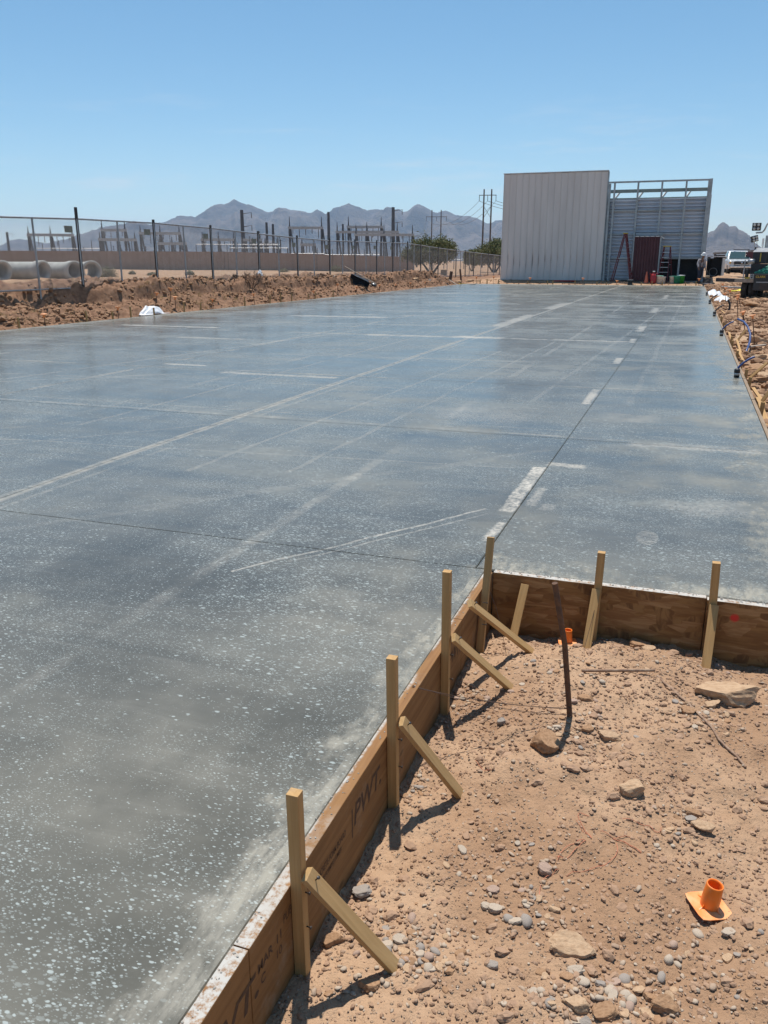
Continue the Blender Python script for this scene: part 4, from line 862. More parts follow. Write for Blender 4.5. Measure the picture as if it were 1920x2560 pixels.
# dead bush
e = tag(empty('dead_bush', (-15.25, 28.3, gh(-15.25, 28.3))), 'leafless dead bush on the bank edge', 'bush')
m = MB()
def branch(p, d, L, r, dep):
    p1 = p + d * L; m.tube([p, p.lerp(p1, .5) + Vector((random.uniform(-1, 1), random.uniform(-1, 1), 0)) * L * .06, p1], [r, r * .8, r * .55], 5, False)
    if dep:
        for _ in range(3): branch(p.lerp(p1, random.uniform(.4, 1)), (d + Vector((random.gauss(0, .55), random.gauss(0, .55), random.uniform(-.1, .5)))).normalized(), L * random.uniform(.5, .75), r * .6, dep - 1)
for k in range(9): a = k * .7; branch(Vector((0, 0, -.1)), Vector((math.cos(a) * .7, math.sin(a) * .9, .8)).normalized(), .42, .014, 3)
m.build('twigs', 'twig', e)
# wheelbarrow tipped over on the bank
wb = empty('wheelbarrow', (-14.85, 38.3, gh(-14.85, 38.3) + .02)); tag(wb, 'dark wheelbarrow tipped on its side on the bank', 'wheelbarrow')
m = MB(); a = [(-.75, -.33, .0), (.55, -.33, .0), (.55, .33, .0), (-.75, .33, .0)]; b = [(-.35, -.2, -.32), (.38, -.2, -.28), (.38, .2, -.28), (-.35, .2, -.32)]
m.add(a + b, [(4, 5, 6, 7), (0, 1, 5, 4), (1, 2, 6, 5), (2, 3, 7, 6), (3, 0, 4, 7)]); tr_ = m.build('tray', 'tray', wb, bevel=.03); sd = tr_.modifiers.new('solid', 'SOLIDIFY'); sd.thickness = .012
MB().tube([(-.75, -.33, 0), (.55, -.33, 0), (.55, .33, 0), (-.75, .33, 0), (-.75, -.33, 0)], .014, 6).build('tray_rim', 'tray', wb)
for s in (-1, 1): MB().bar((-1.35, s * .32, -.36), (.95, s * .12, -.42), .04, .05).build('handle', 'deck', wb)
for s in (-1, 1): MB().tube([(-.35, s * .24, -.40), (-.45, s * .26, -.75), (-.1, s * .24, -.75), (.05, s * .2, -.40)], .014, 6).build('leg', 'dark_post', wb)
q_ = Matrix.Rotation(R(90), 3, 'X'); wh = MB().lathe([(.11, -.045), (.17, -.05), (.2, -.02), (.2, .02), (.17, .05), (.11, .045), (.11, -.045)], 20, (.82, 0, -.45), q_).build('wheel', 'rubber', wb); MB().lathe([(.0, -.03), (.11, -.03), (.11, .03), (0, .03)], 14, (.82, 0, -.45), q_).build('rim', 'galv', wh)
ax = Vector((rt[0] * .88, rt[1] * .88, -.42)).normalized(); az_ = Vector((-fw[0] * .75 , -fw[1] * .75, -.62)); az_ = (az_ - ax * az_.dot(ax)).normalized(); ay = az_.cross(ax)
wb.rotation_euler = Matrix((ax, ay, az_)).transposed().to_euler(); wb.location.z += .20; wb.scale = (.74, .74, .74)
# odds and ends at the far left corner of the slab
def box_thing(name, p, sz, rot, mat, label, cat, hollow=False):
    e = empty(name, p); e.rotation_euler = rot; tag(e, label, cat); x, y_, z_ = sz
    if not hollow: MB().obox((0, 0, z_ / 2), sz).build('panel', mat, e, bevel=.01)
    else:
        t = .02; MB().box(-x / 2, x / 2, -y_ / 2, y_ / 2, 0, t).build('base', mat, e)
        for s in (-1, 1): MB().box(-x / 2, x / 2, s * y_ / 2 - t / 2, s * y_ / 2 + t / 2, t, z_).build('side', mat, e); MB().box(s * x / 2 - t / 2, s * x / 2 + t / 2, -y_ / 2 + t / 2, y_ / 2 - t / 2, t, z_).build('side', mat, e)
    return e
p = atd(1171, 704, 55.0); zb = lambda v: gh(v.x, v.y)
box_thing('plastic_trough', (p.x, p.y, zb(p) + .02), (.95, .4, .30), (.1, -.05, .35), 'black', 'black plastic trough lying at the far left slab corner', 'trough', True)
p = atd(1161, 694, 56.5); box_thing('metal_tub', (p.x, p.y, zb(p) + .05), (.70, .5, .28), (.1, .1, .4), 'yellow', 'rusty yellow tub behind the black trough', 'tub', True)
p = atd(1124, 688, 57.0); box_thing('leaning_board', (p.x, p.y, zb(p) - .1), (.20, .06, .85), (0, .14, .2), 'brownboard', 'dark weathered board leaning upright near the fence', 'board')
p = atd(1154, 686, 58.5); box_thing('leaning_board', (p.x, p.y, zb(p) - .1), (.12, .05, .95), (0, -.12, .2), 'brownboard', 'narrow dark board leaning away behind the yellow tub', 'board')
p = atd(1109, 678, 64.0); box_thing('tan_panel', (p.x, p.y, zb(p) - .05), (.42, .12, .42), (0, 0, .2), 'tan', 'square tan panel beyond the fence', 'panel')
p = atd(1136, 697, 56.0); box_thing('plank', (p.x, p.y, zb(p) + .03), (.95, .14, .05), (0, .45, -.3), 'deck', 'loose plank propped against the leaning board', 'plank')
for k, (x, y) in enumerate(((1065, 699), (1078, 697), (1090, 702))):
    p = atd(x, y, 52 + k); box_thing('plank', (p.x, p.y, zb(p) + .04), (.6, .12, .05), (.1, .15 * k, .6 * k), ('galv', 'deck', 'black')[k], ('grey offcut in the rubble by the fence corner', 'pale offcut in the rubble by the fence corner', 'black offcut in the rubble by the fence corner')[k], 'offcut')
pts = [atd(x, y, 54) for x, y in ((1100, 712), (1120, 709), (1135, 703), (1150, 699))]; tag(MB().tube([(p.x, p.y, zb(p) + .05) for p in pts], .03, 8).build('hose', 'black'), 'black hose curling out of the rubble at the slab corner', 'hose')
for k, (x, y, D, s) in enumerate(((1147, 684, 58, .22), (1175, 683, 59, .25), (1036, 683, 50, .22), (1118, 684, 58, .16), (1195, 690, 59, .18))):
    p = atd(x, y, D); o = bpy.data.objects.new('boulder', rock_mesh('boulder', 400 + k, 'tan', .7)); col.objects.link(o); o.scale = (s * 1.2, s, s * .7); o.location = (p.x, p.y, zb(p) + s * .2); tag(o, 'tan boulder in the rubble beside the fence corner', 'boulder', 'boulders by the fence corner')

# concrete pipes behind the fence
def pipe(p, az, L, r, label):
    e = empty('concrete_pipe', p, az); tag(e, label, 'pipe', None)
    q_ = Matrix.Rotation(R(90), 3, 'Y'); i = r * .78
    MB().lathe([(i, 0), (r, 0), (r, L - .38), (r * 1.13, L - .30), (r * 1.16, L), (i * 1.13, L), (i, L - .2), (i, 0)], 36, (0, 0, r * 1.05), q_).build('barrel', 'concrete_pipe', e)
    return e
PD = 34.0
for (xa, xb, y0_, lab) in ((-70, 12, 699, 'pale concrete pipe cut off by the picture, first of the row'), (10, 112, 698, 'pale concrete pipe whose open bell end faces the dark post'), (118, 190, 696, 'pale concrete pipe just behind the tall dark fence post'), (205, 232, 693, 'short upright-looking concrete pipe end beyond the tall post')):
    a = atd(xa, y0_, PD + 1.2); b = atd(xb, y0_, PD - .4); d = (b - a); L = math.hypot(d.x, d.y); r = .31
    pipe((a.x, a.y, gh(a.x, a.y) + .02), math.atan2(d.y, d.x), max(L, .5), r, lab)
# scrub behind the fence
def leafball(name, p, rx, rz, n, mat, label, cat, seed, leaf=.05, stems=True, group=None):
    g = np.random.default_rng(seed); e = empty(name, p); tag(e, label, cat, group)
    u = g.normal(size=(n, 3)); u /= np.linalg.norm(u, axis=1)[:, None]; rad = g.uniform(.45, 1, n) ** .6
    lump = 1 + .35 * fbm(u[:, 0] * 2 + seed, u[:, 1] * 2 + u[:, 2], 3, seed); c = u * (rad * lump)[:, None] * np.array([rx, rx, rz]); c[:, 2] = np.abs(c[:, 2] + rz * .35)
    d1 = g.normal(size=(n, 3)); d1 /= np.linalg.norm(d1, axis=1)[:, None]; d2 = np.cross(d1, u); d2 /= np.linalg.norm(d2, axis=1)[:, None] + 1e-9
    V = np.stack([c - d1 * leaf, c + d2 * leaf * .35, c + d1 * leaf, c - d2 * leaf * .35], 1).reshape(-1, 3)
    me = bpy.data.meshes.new('foliage'); me.from_pydata(V.tolist(), [], [(4 * i, 4 * i + 1, 4 * i + 2, 4 * i + 3) for i in range(n)]); me.materials.append(M[mat]); child(e, 'foliage', me, e)
    if stems:
        mm = MB()
        for k in range(7): a = k * .9; mm.tube([(0, 0, -.05), (math.cos(a) * rx * .4, math.sin(a) * rx * .4, rz * .9)], [.02, .008], 5)
        mm.build('stem', 'twig', e)
    return e
for k, (x, y, D, r) in enumerate(((268, 686, 38, .42), (380, 687, 45, .24), (475, 686, 48, .26), (710, 690, 60, .4), (330, 680, 60, .25), (840, 690, 55, .45))):
    p = atd(x, y, D); leafball('scrub_bush', (p.x, p.y, gh(p.x, p.y)), r, r * .75, 1300, 'leaf2', 'rounded grey-green desert bush beside the concrete pipes' if k == 0 else 'low grey-green scrub bush between fence and block wall', 'bush', 30 + k, .035, True, None if k == 0 else 'scrub bushes behind the fence')

# ================================================================== BLOCK WALL AND SUBSTATION
WP = [(-260, 152, .50), (-20, 150, .44), (560, 142, .30), (742, 138, .02), (830, 135, -.22), (1035, 128, -.55)]
for i in range(len(WP) - 1):
    (xa, Da, za), (xb, Db, zb_) = WP[i], WP[i + 1]; a = atd(xa, 660, Da); b = atd(xb, 660, Db); d = Vector((b.x - a.x, b.y - a.y, 0)); L = d.length; u = d / L; nrm = Vector((u.y, -u.x, 0)) * .12
    e = empty('block_wall', (a.x, a.y, 0)); tag(e, ('tan block wall running out of the picture behind the pipes', 'long tan block wall in front of the substation', 'tan block wall stretch behind the dead bush', 'tan block wall stretch behind the wheelbarrow', 'end stretch of the tan block wall towards the tree')[i], 'wall')
    H = 2.42; m = MB(); A = Vector((0, 0, 0)); B = d
    lo0, lo1 = min(za, gh(a.x, a.y)) - .6, min(zb_, gh(b.x, b.y)) - .6
    m.hull8([A + nrm + Vector((0, 0, lo0)), B + nrm + Vector((0, 0, lo1)), B - nrm + Vector((0, 0, lo1)), A - nrm + Vector((0, 0, lo0)), A + nrm + Vector((0, 0, za + H)), B + nrm + Vector((0, 0, zb_ + H)), B - nrm + Vector((0, 0, zb_ + H)), A - nrm + Vector((0, 0, za + H))]); m.build('blockwork', 'block', e)
    MB().bar(A + Vector((0, 0, za + H + .06)), B + Vector((0, 0, zb_ + H + .06)), .34, .12).build('coping', 'block', e)
    MB().bar(A + nrm * 1.4 + Vector((0, 0, lo0)), A + nrm * 1.4 + Vector((0, 0, za + H + .15)), .4, .4).build('pilaster', 'block', e)
def gantry(xs_, yb, ysp, D, label, drops=True, leg=.27, ybase=None):
    p0 = atd(xs_[0], yb, D); p1 = atd(xs_[-1], yb, D); d = Vector((p1.x - p0.x, p1.y - p0.y, 0)); L = d.length; u = d / L; hb = p0.z; hs = atd(xs_[0], ysp, D).z
    e = empty('gantry', (p0.x, p0.y, 0)); tag(e, label, 'gantry', None if 'tall' in label else 'lower steel gantries in the substation')
    for x in xs_:
        t = (x - xs_[0]) / (xs_[-1] - xs_[0]); c = u * L * t
        for s in (0, 1): MB().bar(c + u * (.2 * s) + Vector((0, 0, hb)), c + u * (s * hb * .16) + Vector((0, 0, -.5)), leg * 1.5, leg * 1.5).build('leg', 'sub_steel', e)
        MB().tube([c + Vector((0, 0, hb - .1)), c + Vector((0, 0, hb + .4 * (hs - hb))), c + Vector((0, 0, hs))], [leg * .8, leg * .5, .06], 6).build('mast', 'sub_steel', e)
    MB().bar(Vector((0, 0, hb)) - u * .4, d + Vector((0, 0, hb)) + u * .4, leg * 2.2, leg * 2.2).build('beam', 'galv', e)
    if drops:
        n = max(4, int(L / 1.3))
        for i in range(n):
            c = u * L * (i + .5) / n; MB().tube([c + Vector((0, 0, hb - .2)), c + Vector((0, 0, hb - (1.3, 2.4, 1.7)[i % 3]))], .08, 6).build('insulator', 'insul', e)
    return e
SD = 215
gantry([71, 126, 180], 587, 566, SD, 'lower steel gantry above the concrete pipes'); gantry([255, 312], 575, 550, SD, 'lower twin-post steel gantry right of the tall dark post'); gantry([250, 294, 337], 599, 580, SD - 15, 'lowest steel gantry in front of the twin-post one')
gantry([351, 400, 448], 583, 563, SD, 'three-post lower gantry behind the second dark post'); gantry([398, 430, 462], 609, 592, SD - 15, 'lowest three-post gantry behind the second dark post')
gantry([506, 546, 584], 599, 580, SD, 'three-post lower gantry left of the slim line pole'); gantry([612, 650], 600, 578, SD, 'two-post lower gantry right of the slim line pole'); gantry([632, 663, 693], 611, 594, SD - 12, 'lowest gantry right of the slim line pole')
gantry([724, 804], 569.5, 541, SD - 5, 'tall lone two-post gantry with spiked masts', True, .26); gantry([755, 785], 612, 597, SD - 20, 'small gantry under the tall lone one')
gantry([843, 917, 993], 580, 555, SD, 'tall three-post gantry in the middle of the substation group', True, .26); gantry([871, 953], 567.5, 541, SD + 10, 'tall highest gantry of the substation group', True, .28); gantry([890, 960, 1031], 587, 562, SD - 15, 'tall front gantry of the substation group nearest the tree', True, .24)
# low bus pipes on posts
for k, (xa, xb, yb, D) in enumerate(((490, 700, 611, 190), (575, 720, 620, 185), (700, 812, 634, 180), (86, 250, 621, 190), (265, 385, 629, 185), (812, 950, 637, 175), (855, 950, 648, 165), (1085, 1160, 649, 170))):
    a, b = atd(xa, yb, D), atd(xb, yb, D); e = empty('bus_rack', (a.x, a.y, 0)); tag(e, 'low horizontal bus pipe on short posts in the substation', 'bus rack', 'low bus racks of the substation'); d = b - a; d.z = 0
    MB().tube([(0, 0, a.z), d + Vector((0, 0, a.z))], .075, 6).build('bus_pipe', 'galv', e); n = max(3, int(d.length / 1.5))
    for i in range(n + 1): c = d * (i / n); MB().tube([c + Vector((0, 0, -.6)), c + Vector((0, 0, a.z + (0, 1.1, .3, 1.7)[i % 4]))], .08, 5).build('post', 'sub_steel', e)
# line poles
def mono(x, yt, D, r, label, arms=0, mat='sub_steel'):
    p = atd(x, yt, D); e = empty('line_pole', (p.x, p.y, 0)); tag(e, label, 'pole'); MB().tube([(0, 0, -.6), (0, 0, p.z)], [r * 1.5, r], 10).build('shaft', mat, e)
    for k in range(arms): MB().tube([(0, 0, p.z - 1 - 3.2 * k), tuple(rt * 2.6 + np.array([0, 0, p.z - .6 - 3.2 * k]))], [.12, .05], 6).build('arm', mat, e); MB().tube([tuple(rt * 2.5 + np.array([0, 0, p.z - .7 - 3.2 * k])), tuple(rt * 2.5 + np.array([0, 0, p.z - 2.0 - 3.2 * k]))], .09, 6).build('insulator', 'insul', e)
    return e
mono(604, 525, 235, .42, 'stout grey line pole with two arms left of the substation gap', 2); mono(821, 530, 240, .34, 'tall grey line pole right of the lone gantry', 0); mono(666, 556, 230, .30, 'short grey pole, left one of a pair', 0); mono(682, 560, 230, .30, 'short grey pole, right one of a pair', 0); mono(983, 518, 245, .42, 'tall grey line pole with arms above the substation group', 3); mono(857, 560, 230, .25, 'thin grey pole beside the highest gantry', 0)
mono(17, 580, 420, .5, 'far lattice-like mast behind the pipes', 1)
def hframe(xa, xb, yt, yarm, D, label, xbrace):
    a, b = atd(xa, yt, D), atd(xb, yt, D); e = empty('power_pole_frame', (a.x, a.y, 0)); tag(e, label, 'power pole'); d = Vector((b.x - a.x, b.y - a.y, 0)); u = d.normalized(); za = atd(xa, yarm, D).z
    for c in (Vector(), d): MB().tube([c + Vector((0, 0, -.6)), c + Vector((0, 0, a.z))], [.24, .16], 9).build('pole', 'pole_wood', e)
    MB().bar(-u * d.length * .65 + Vector((0, 0, za)), d + u * d.length * .65 + Vector((0, 0, za)), .13, .15).build('crossarm', 'pole_wood', e)
    if xbrace:
        for s in (0, 1): MB().bar((d if s else Vector()) + Vector((0, 0, za - 2.5)), (Vector() if s else d) + Vector((0, 0, za - 5.2)), .09, .09).build('cross_brace', 'pole_wood', e)
    for t in (-.6, .5, 1.6): c = d * t; MB().tube([c + Vector((0, 0, za)), c + Vector((0, 0, za - 1.3))], .07, 6).build('insulator', 'insul', e)
    return [Vector((a.x, a.y, 0)) + d * t + Vector((0, 0, za - 1.3)) for t in (-.6, .5, 1.6)]
ha = hframe(1080, 1103, 525, 542, 300, 'wooden twin-pole power line frame behind the first tree', False); hb_ = hframe(1210.5, 1229.5, 473, 488, 215, 'tall wooden twin-pole power line frame with crossed braces', True)
rgt = [atd(1420 + 60 * k, 505, 260) for k in range(3)]; lft = [atd(1030 - 30 * k, 590, 230) for k in range(3)]
for k in range(3):
    for A, B, s in ((ha[k], hb_[k], 3.0), (hb_[k], rgt[k], 2.5), (lft[k], ha[k], 2.0)):
        tag(MB().tube(sag(A, B, s, 16), .045, 4, False).build('power_line', 'sub_steel'), 'power line wire strung from the wooden twin-pole frames', 'wire', 'power line wires')

# ================================================================== TREES
def tree(p, w, h, seed, label, n=17000, leaf=.15):
    g = np.random.default_rng(seed); rnd = random.Random(seed); e = empty('palo_verde_tree', p); tag(e, label, 'tree'); m = MB(); ends = []
    def br(a, d, L, r, dep):
        b = a + d * L; mid = a.lerp(b, .5) + Vector((rnd.uniform(-1, 1), rnd.uniform(-1, 1), rnd.uniform(-.3, .6))) * L * .08; m.tube([a, mid, b], [r, r * .8, r * .6], 7, False)
        if dep == 0: ends.append(b); return
        for _ in range(3 if dep > 1 else 3):
            nd = (d + Vector((rnd.gauss(0, .6), rnd.gauss(0, .6), rnd.uniform(-.05, .35)))).normalized(); br(b, nd, L * rnd.uniform(.55, .8), r * .6, dep - 1)
            if dep < 3: ends.append(b.lerp(b + nd * L * .5, rnd.random()))
    for k in range(4): a = k * 1.57 + .4; br(Vector((0, 0, -.2)), Vector((math.cos(a) * .6, math.sin(a) * .6, .75)).normalized(), h * .34, h * .035, 3)
    E = np.array([v[:] for v in ends]); E[:, 2] = np.clip(E[:, 2], h * .32, None)
    sc = np.array([w / 2 / (np.abs(E[:, 0]).max() + .3), w / 2 / (np.abs(E[:, 1]).max() + .3), h * .92 / E[:, 2].max()])
    for i, v in enumerate(m.v): m.v[i] = (v[0] * sc[0], v[1] * sc[1], v[2] * sc[2])
    m.build('trunk', 'bark', e); E = E * sc
    nc = 70; cl = g.normal(size=(nc, 3)); cl /= np.linalg.norm(cl, axis=1)[:, None]; cl *= g.uniform(.45, .88, (nc, 1)) ; cl = cl * np.array([w * .5, w * .5, h * .40]) + np.array([0, 0, h * .58])
    cl[:, 2] = np.maximum(cl[:, 2], h * (.30 + .10 * g.random(nc))); E = np.concatenate([E, np.repeat(cl, max(2, len(E) // nc), 0)])
    c = E[g.integers(0, len(E), n)] + g.normal(size=(n, 3)) * np.array([w * .055, w * .055, h * .06]); dr_ = g.normal(size=(n, 3)) * .6 + np.array([0, 0, .5]); dr_ /= np.linalg.norm(dr_, axis=1)[:, None]
    sd = np.cross(dr_, g.normal(size=(n, 3))); sd /= np.linalg.norm(sd, axis=1)[:, None]; l = leaf * g.uniform(.6, 1.3, (n, 1))
    V = np.stack([c - dr_ * l, c + sd * l * .28, c + dr_ * l, c - sd * l * .28], 1).reshape(-1, 3)
    me = bpy.data.meshes.new('crown'); me.from_pydata(V.tolist(), [], [(4 * i, 4 * i + 1, 4 * i + 2, 4 * i + 3) for i in range(n)]); me.materials.append(M['leaf']); child(e, 'crown', me, e); return e
for (x, D, w, ytop, seed, lab) in ((1078, 95, 5.8, 588, 5, 'wide green palo verde tree behind the fence'), (1235, 108, 5.2, 598, 8, 'green palo verde tree half hidden by the wall panel'), (1180, 130, 3.0, 622, 11, 'small distant green tree between the two palo verdes'), (1282, 104, 4.2, 606, 14, 'green tree behind the left edge of the wall panel')):
    p = atd(x, 680, D); z = gh(p.x, p.y); hgt = atd(x, ytop, D).z - z; tree((p.x, p.y, z), w, hgt, seed, lab)

# ================================================================== THE METAL BUILDING
BY = 58.5; BZ0 = .20
Z5 = lambda x, y, Y=BY: aty(1480 + x / 5.184, 420 + y / 5.184, Y)
bld = empty('metal_building', (-5.6, BY, 0)); tag(bld, 'unfinished metal building with a pale ribbed wall and open steel frame', 'building')
def bp(mb, name, mat, parent=bld, bevel=0.0):
    o = mb.build(name, mat, parent, bevel=bevel); o.matrix_parent_inverse = Matrix.Translation((5.6, -BY, 0)) if parent is bld else Matrix.Identity(4); return o
x0, x1 = -12.40, -5.682; ztop = 6.92; nP = 16; pw = (x1 - x0) / nP
for i in range(nP):                                           # each wall panel: flat pan, raised seam, bent foot
    a = x0 + i * pw; cols_ = 7; rows = 26; V = []; Fc = []
    dent = (.25 + .6 * random.random()) * (1 if 0 < i < 14 else .25)
    for r_ in range(rows):
        z = BZ0 + .02 + (ztop - BZ0 - .02 - (0 if i % 3 else .012)) * r_ / (rows - 1); bend = math.exp(-((z - 1.45) / .55) ** 2) * dent; low = math.exp(-((z - .3) / .6) ** 2) * dent
        for c__ in range(cols_):
            t = c__ / (cols_ - 1); y = BY
            if t < .08: y -= .035
            y += bend * .085 * math.exp(-((t - .16) / .14) ** 2) - bend * .03 * math.exp(-((t - .75) / .3) ** 2) - low * .03 * math.sin(math.pi * t)
            V.append((a + pw * (t if c__ != 1 else .085), y, z))
    for r_ in range(rows - 1):
        for c__ in range(cols_ - 1): k = r_ * cols_ + c__; Fc.append((k, k + 1, k + cols_ + 1, k + cols_))
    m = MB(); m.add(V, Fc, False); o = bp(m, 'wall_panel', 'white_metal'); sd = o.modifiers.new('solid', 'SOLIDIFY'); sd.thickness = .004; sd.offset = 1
bp(MB().box(x0 - .03, x1 + .02, BY + .12, BY + .26, BZ0, ztop + .02), 'backing_wall', 'frame_steel')
bp(MB().box(x0 - .04, x1 + .03, BY - .05, BY + .30, ztop + .022, ztop + .07), 'cap_flashing', 'white_paint')
bp(MB().box(x1 + .015, x1 + .05, BY - .045, BY + .45, BZ0, ztop), 'corner_trim', 'frame_steel')
bp(MB().box(x0 - .1, 0.75, BY - .10, BY + 6.4, -.15, BZ0 + .005), 'footing', 'slab_side')
# open frame
xr_ = .60; PX = [Z5(x, 175).x for x in (300, 605, 915, 1230, 1520)]; zt = 6.29
gz = [Z5(240, y).z for y in (555, 858, 1168)]; beamz = (Z5(700, 270).z, Z5(700, 312).z); sheet_top = Z5(700, 378).z; sheet_bot = Z5(1000, 1170).z
bp(MB().box(x1 + .06, xr_, BY + .0, BY + .12, zt - .10, zt), 'top_rail', 'frame_steel')
for x in PX: bp(MB().box(x - .055, x + .055, BY - .02, BY + .13, BZ0, zt - .102), 'column', 'frame_steel')
bp(MB().box(xr_ - .16, xr_ + .02, BY - .03, BY + .5, BZ0, zt + .01), 'corner_column', 'frame_steel')
bp(MB().box(x1 + .08, x1 + .22, BY + .02, BY + .2, BZ0, zt - .12), 'end_column', 'frame_steel')
bp(MB().box(x1 + .23, xr_ - .17, BY + .134, BY + .33, beamz[1], beamz[0]), 'eave_beam', 'green_steel')
for z in gz: bp(MB().box(x1 + .23, xr_ - .17, BY + .134, BY + .22, z - .04, z + .04), 'girt', 'frame_steel')
edges = [x1 + .06] + PX + [xr_ - .1]
def corr(xa, xb, zlo, zhi, y):
    m = MB(); per = .215; prof_ = [(0, 0), (.40, .0), (.50, .16), (.84, .16), (.92, 0)]; pts = []; z = zlo; k = 0
    while z < zhi:
        for t, d in prof_:
            zz = zlo + (k + t) * per
            if zz > zhi: break
            pts.append((y - d, zz))
        k += 1; z = zlo + k * per
    pts.append((y, zhi)); V = []
    for yy, zz in pts: V += [(xa, yy, zz), (xb, yy, zz)]
    m.add(V, [(2 * i, 2 * i + 1, 2 * i + 3, 2 * i + 2) for i in range(len(pts) - 1)]); return m
for i in range(len(edges) - 1):
    lo = BZ0 + .05 if i < 2 else (sheet_bot if i > 2 else 2.9)
    o = bp(corr(edges[i] + .004, edges[i + 1] - .004, lo, sheet_top - .06, BY + .42), 'corrugated_sheet', 'corr'); sd = o.modifiers.new('solid', 'SOLIDIFY'); sd.thickness = .004
bp(MB().box(x1 + .06, xr_ - .1, BY + .36, BY + .47, sheet_top - .058, sheet_top), 'sheet_cap', 'green_steel')
bp(MB().box(PX[2], xr_ - .1, BY + .30, BY + .44, sheet_bot - .06, sheet_bot - .004), 'header', 'frame_steel')
for i in range(4): bp(MB().bar((PX[i] + .06, BY + .42, sheet_top), (PX[i] + .30, BY + .9, sheet_top + .42), .03, .14), 'knee_plate', 'white_paint')
# room behind the opening
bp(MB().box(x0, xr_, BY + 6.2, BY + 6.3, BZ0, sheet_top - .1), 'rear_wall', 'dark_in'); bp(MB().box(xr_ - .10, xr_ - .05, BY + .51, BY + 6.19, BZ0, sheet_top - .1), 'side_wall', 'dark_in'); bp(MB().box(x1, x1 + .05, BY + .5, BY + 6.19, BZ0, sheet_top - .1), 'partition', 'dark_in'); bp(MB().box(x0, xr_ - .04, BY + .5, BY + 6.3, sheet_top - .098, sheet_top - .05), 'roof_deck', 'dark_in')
bp(MB().box(xr_ + .0, xr_ + .05, BY + .52, BY + 6.3, BZ0, sheet_top + .1), 'side_sheet', 'corr')
bp(MB().box(PX[2] + .06, PX[3] - .06, BY + .70, BY + .76, BZ0, sheet_bot - .1), 'opening_shade', 'dark_in'); bp(MB().box(PX[3] + .06, xr_ - .2, BY + .70, BY + .76, BZ0, sheet_bot - .1), 'opening_shade', 'dark_in')  # near-black sheets give the opening its deep shade by colour
# maroon door housing in front of it
dx0, dx1 = Z5(508, 1470, 57.9).x, Z5(832, 1470, 57.9).x; dz = Z5(680, 893, 57.9).z
dr = empty('door_housing', ((dx0 + dx1) / 2, 57.9, gh((dx0 + dx1) / 2, 57.9))); tag(dr, 'tall maroon ribbed door housing with a white-edged top', 'door housing'); hw = (dx1 - dx0) / 2; H = dz - dr.location.z
nr = 9
for i in range(nr):
    a = -hw + 2 * hw * i / nr; b = a + 2 * hw / nr; m = MB(); w_ = b - a
    m.add([(a, 0, .02), (a + w_ * .62, 0, .02), (a + w_ * .72, -.035, .02), (a + w_ * .9, -.035, .02), (b, 0, .02), (a, 0, H), (a + w_ * .62, 0, H), (a + w_ * .72, -.035, H), (a + w_ * .9, -.035, H), (b, 0, H)], [(0, 1, 6, 5), (1, 2, 7, 6), (2, 3, 8, 7), (3, 4, 9, 8)]); m.build('ribbed_panel', 'maroon', dr)
MB().box(hw + .004, hw + .09, -.02, .60, 0, H - .02).build('side_jamb', 'frame_steel', dr); MB().box(-hw - .06, -hw - .004, -.02, .60, 0, H - .02).build('side_jamb', 'frame_steel', dr)
for i in range(5): a = -hw + 2 * hw * i / 5; MB().box(a + .03, a + 2 * hw / 5 - .04, -.10, .10, H + .004, H + .05).build('top_trim', 'white_paint', dr)
MB().hull8([(-hw, -.04, H - .001), (hw + .02, -.04, H - .001), (hw + .02, .6, H - .001), (-hw, .6, H - .001), (-hw, -.04, H + .003), (hw + .02, -.04, H + .003), (hw + .02, .6, H + .003), (-hw, .6, H + .003)]).build('lintel', 'maroon', dr)
MB().box(-hw + .02, hw + .12, .40, .58, H + .08, H + .26).build('hood', 'frame_steel', dr)
MB().hull8([(hw + .02, -.08, H + .02), (hw + .26, -.08, H - .12), (hw + .26, .2, H - .12), (hw + .02, .2, H + .02), (hw + .02, -.08, H + .06), (hw + .27, -.08, H - .07), (hw + .27, .2, H - .07), (hw + .02, .2, H + .06)]).build('bent_flashing', 'white_paint', dr)
# stepladders
def ladder(p, H, spread, w, rz, label):
    e = empty('stepladder', p, rz); tag(e, label, 'stepladder'); n = int(H / .3)
    for s in (-1, 1):
        MB().bar((s * w * .5, -spread * .45, 0), (s * w * .3, 0, H), .05, .09).build('front_rail', 'red_fibre', e); MB().bar((s * w * .52, spread * .55, 0), (s * w * .3, .08, H), .04, .06).build('rear_rail', 'red_fibre', e)
        MB().box(s * w * .5 - .05, s * w * .5 + .05, -spread * .45 - .06, -spread * .45 + .06, 0, .04).build('foot', 'black', e)
        MB().bar((s * w * .42, -spread * .2, H * .5), (s * w * .42, spread * .26, H * .5), .02, .03).build('spreader', 'alu', e)
    for i in range(1, n): t = i * .3 / H; MB().box(-w * (.5 - .2 * t), w * (.5 - .2 * t), -spread * .45 * (1 - t) - .05, -spread * .45 * (1 - t) + .05, i * .3, i * .3 + .025).build('step', 'alu', e)
    for i in range(1, n): t = i * .3 / H; MB().box(-w * (.5 - .2 * t), w * (.5 - .2 * t), spread * (.55 - .45 * t) - .015, spread * (.55 - .45 * t) + .015, i * .3, i * .3 + .03).build('rear_bar', 'red_fibre', e)
    MB().box(-w * .36, w * .36, -.10, .16, H, H + .06).build('top_cap', 'yellow', e); return e
p = Z5(395, 1460, 57.5); ladder((p.x, 57.5, gh(p.x, 57.5)), 2.95, 1.25, .55, R(82), 'tall red stepladder standing sideways left of the maroon housing')
p = Z5(935, 1445, 57.6); ladder((p.x, 57.7, gh(p.x, 57.7)), 2.15, 1.0, .62, R(-14), 'red stepladder with silver steps right of the maroon housing')
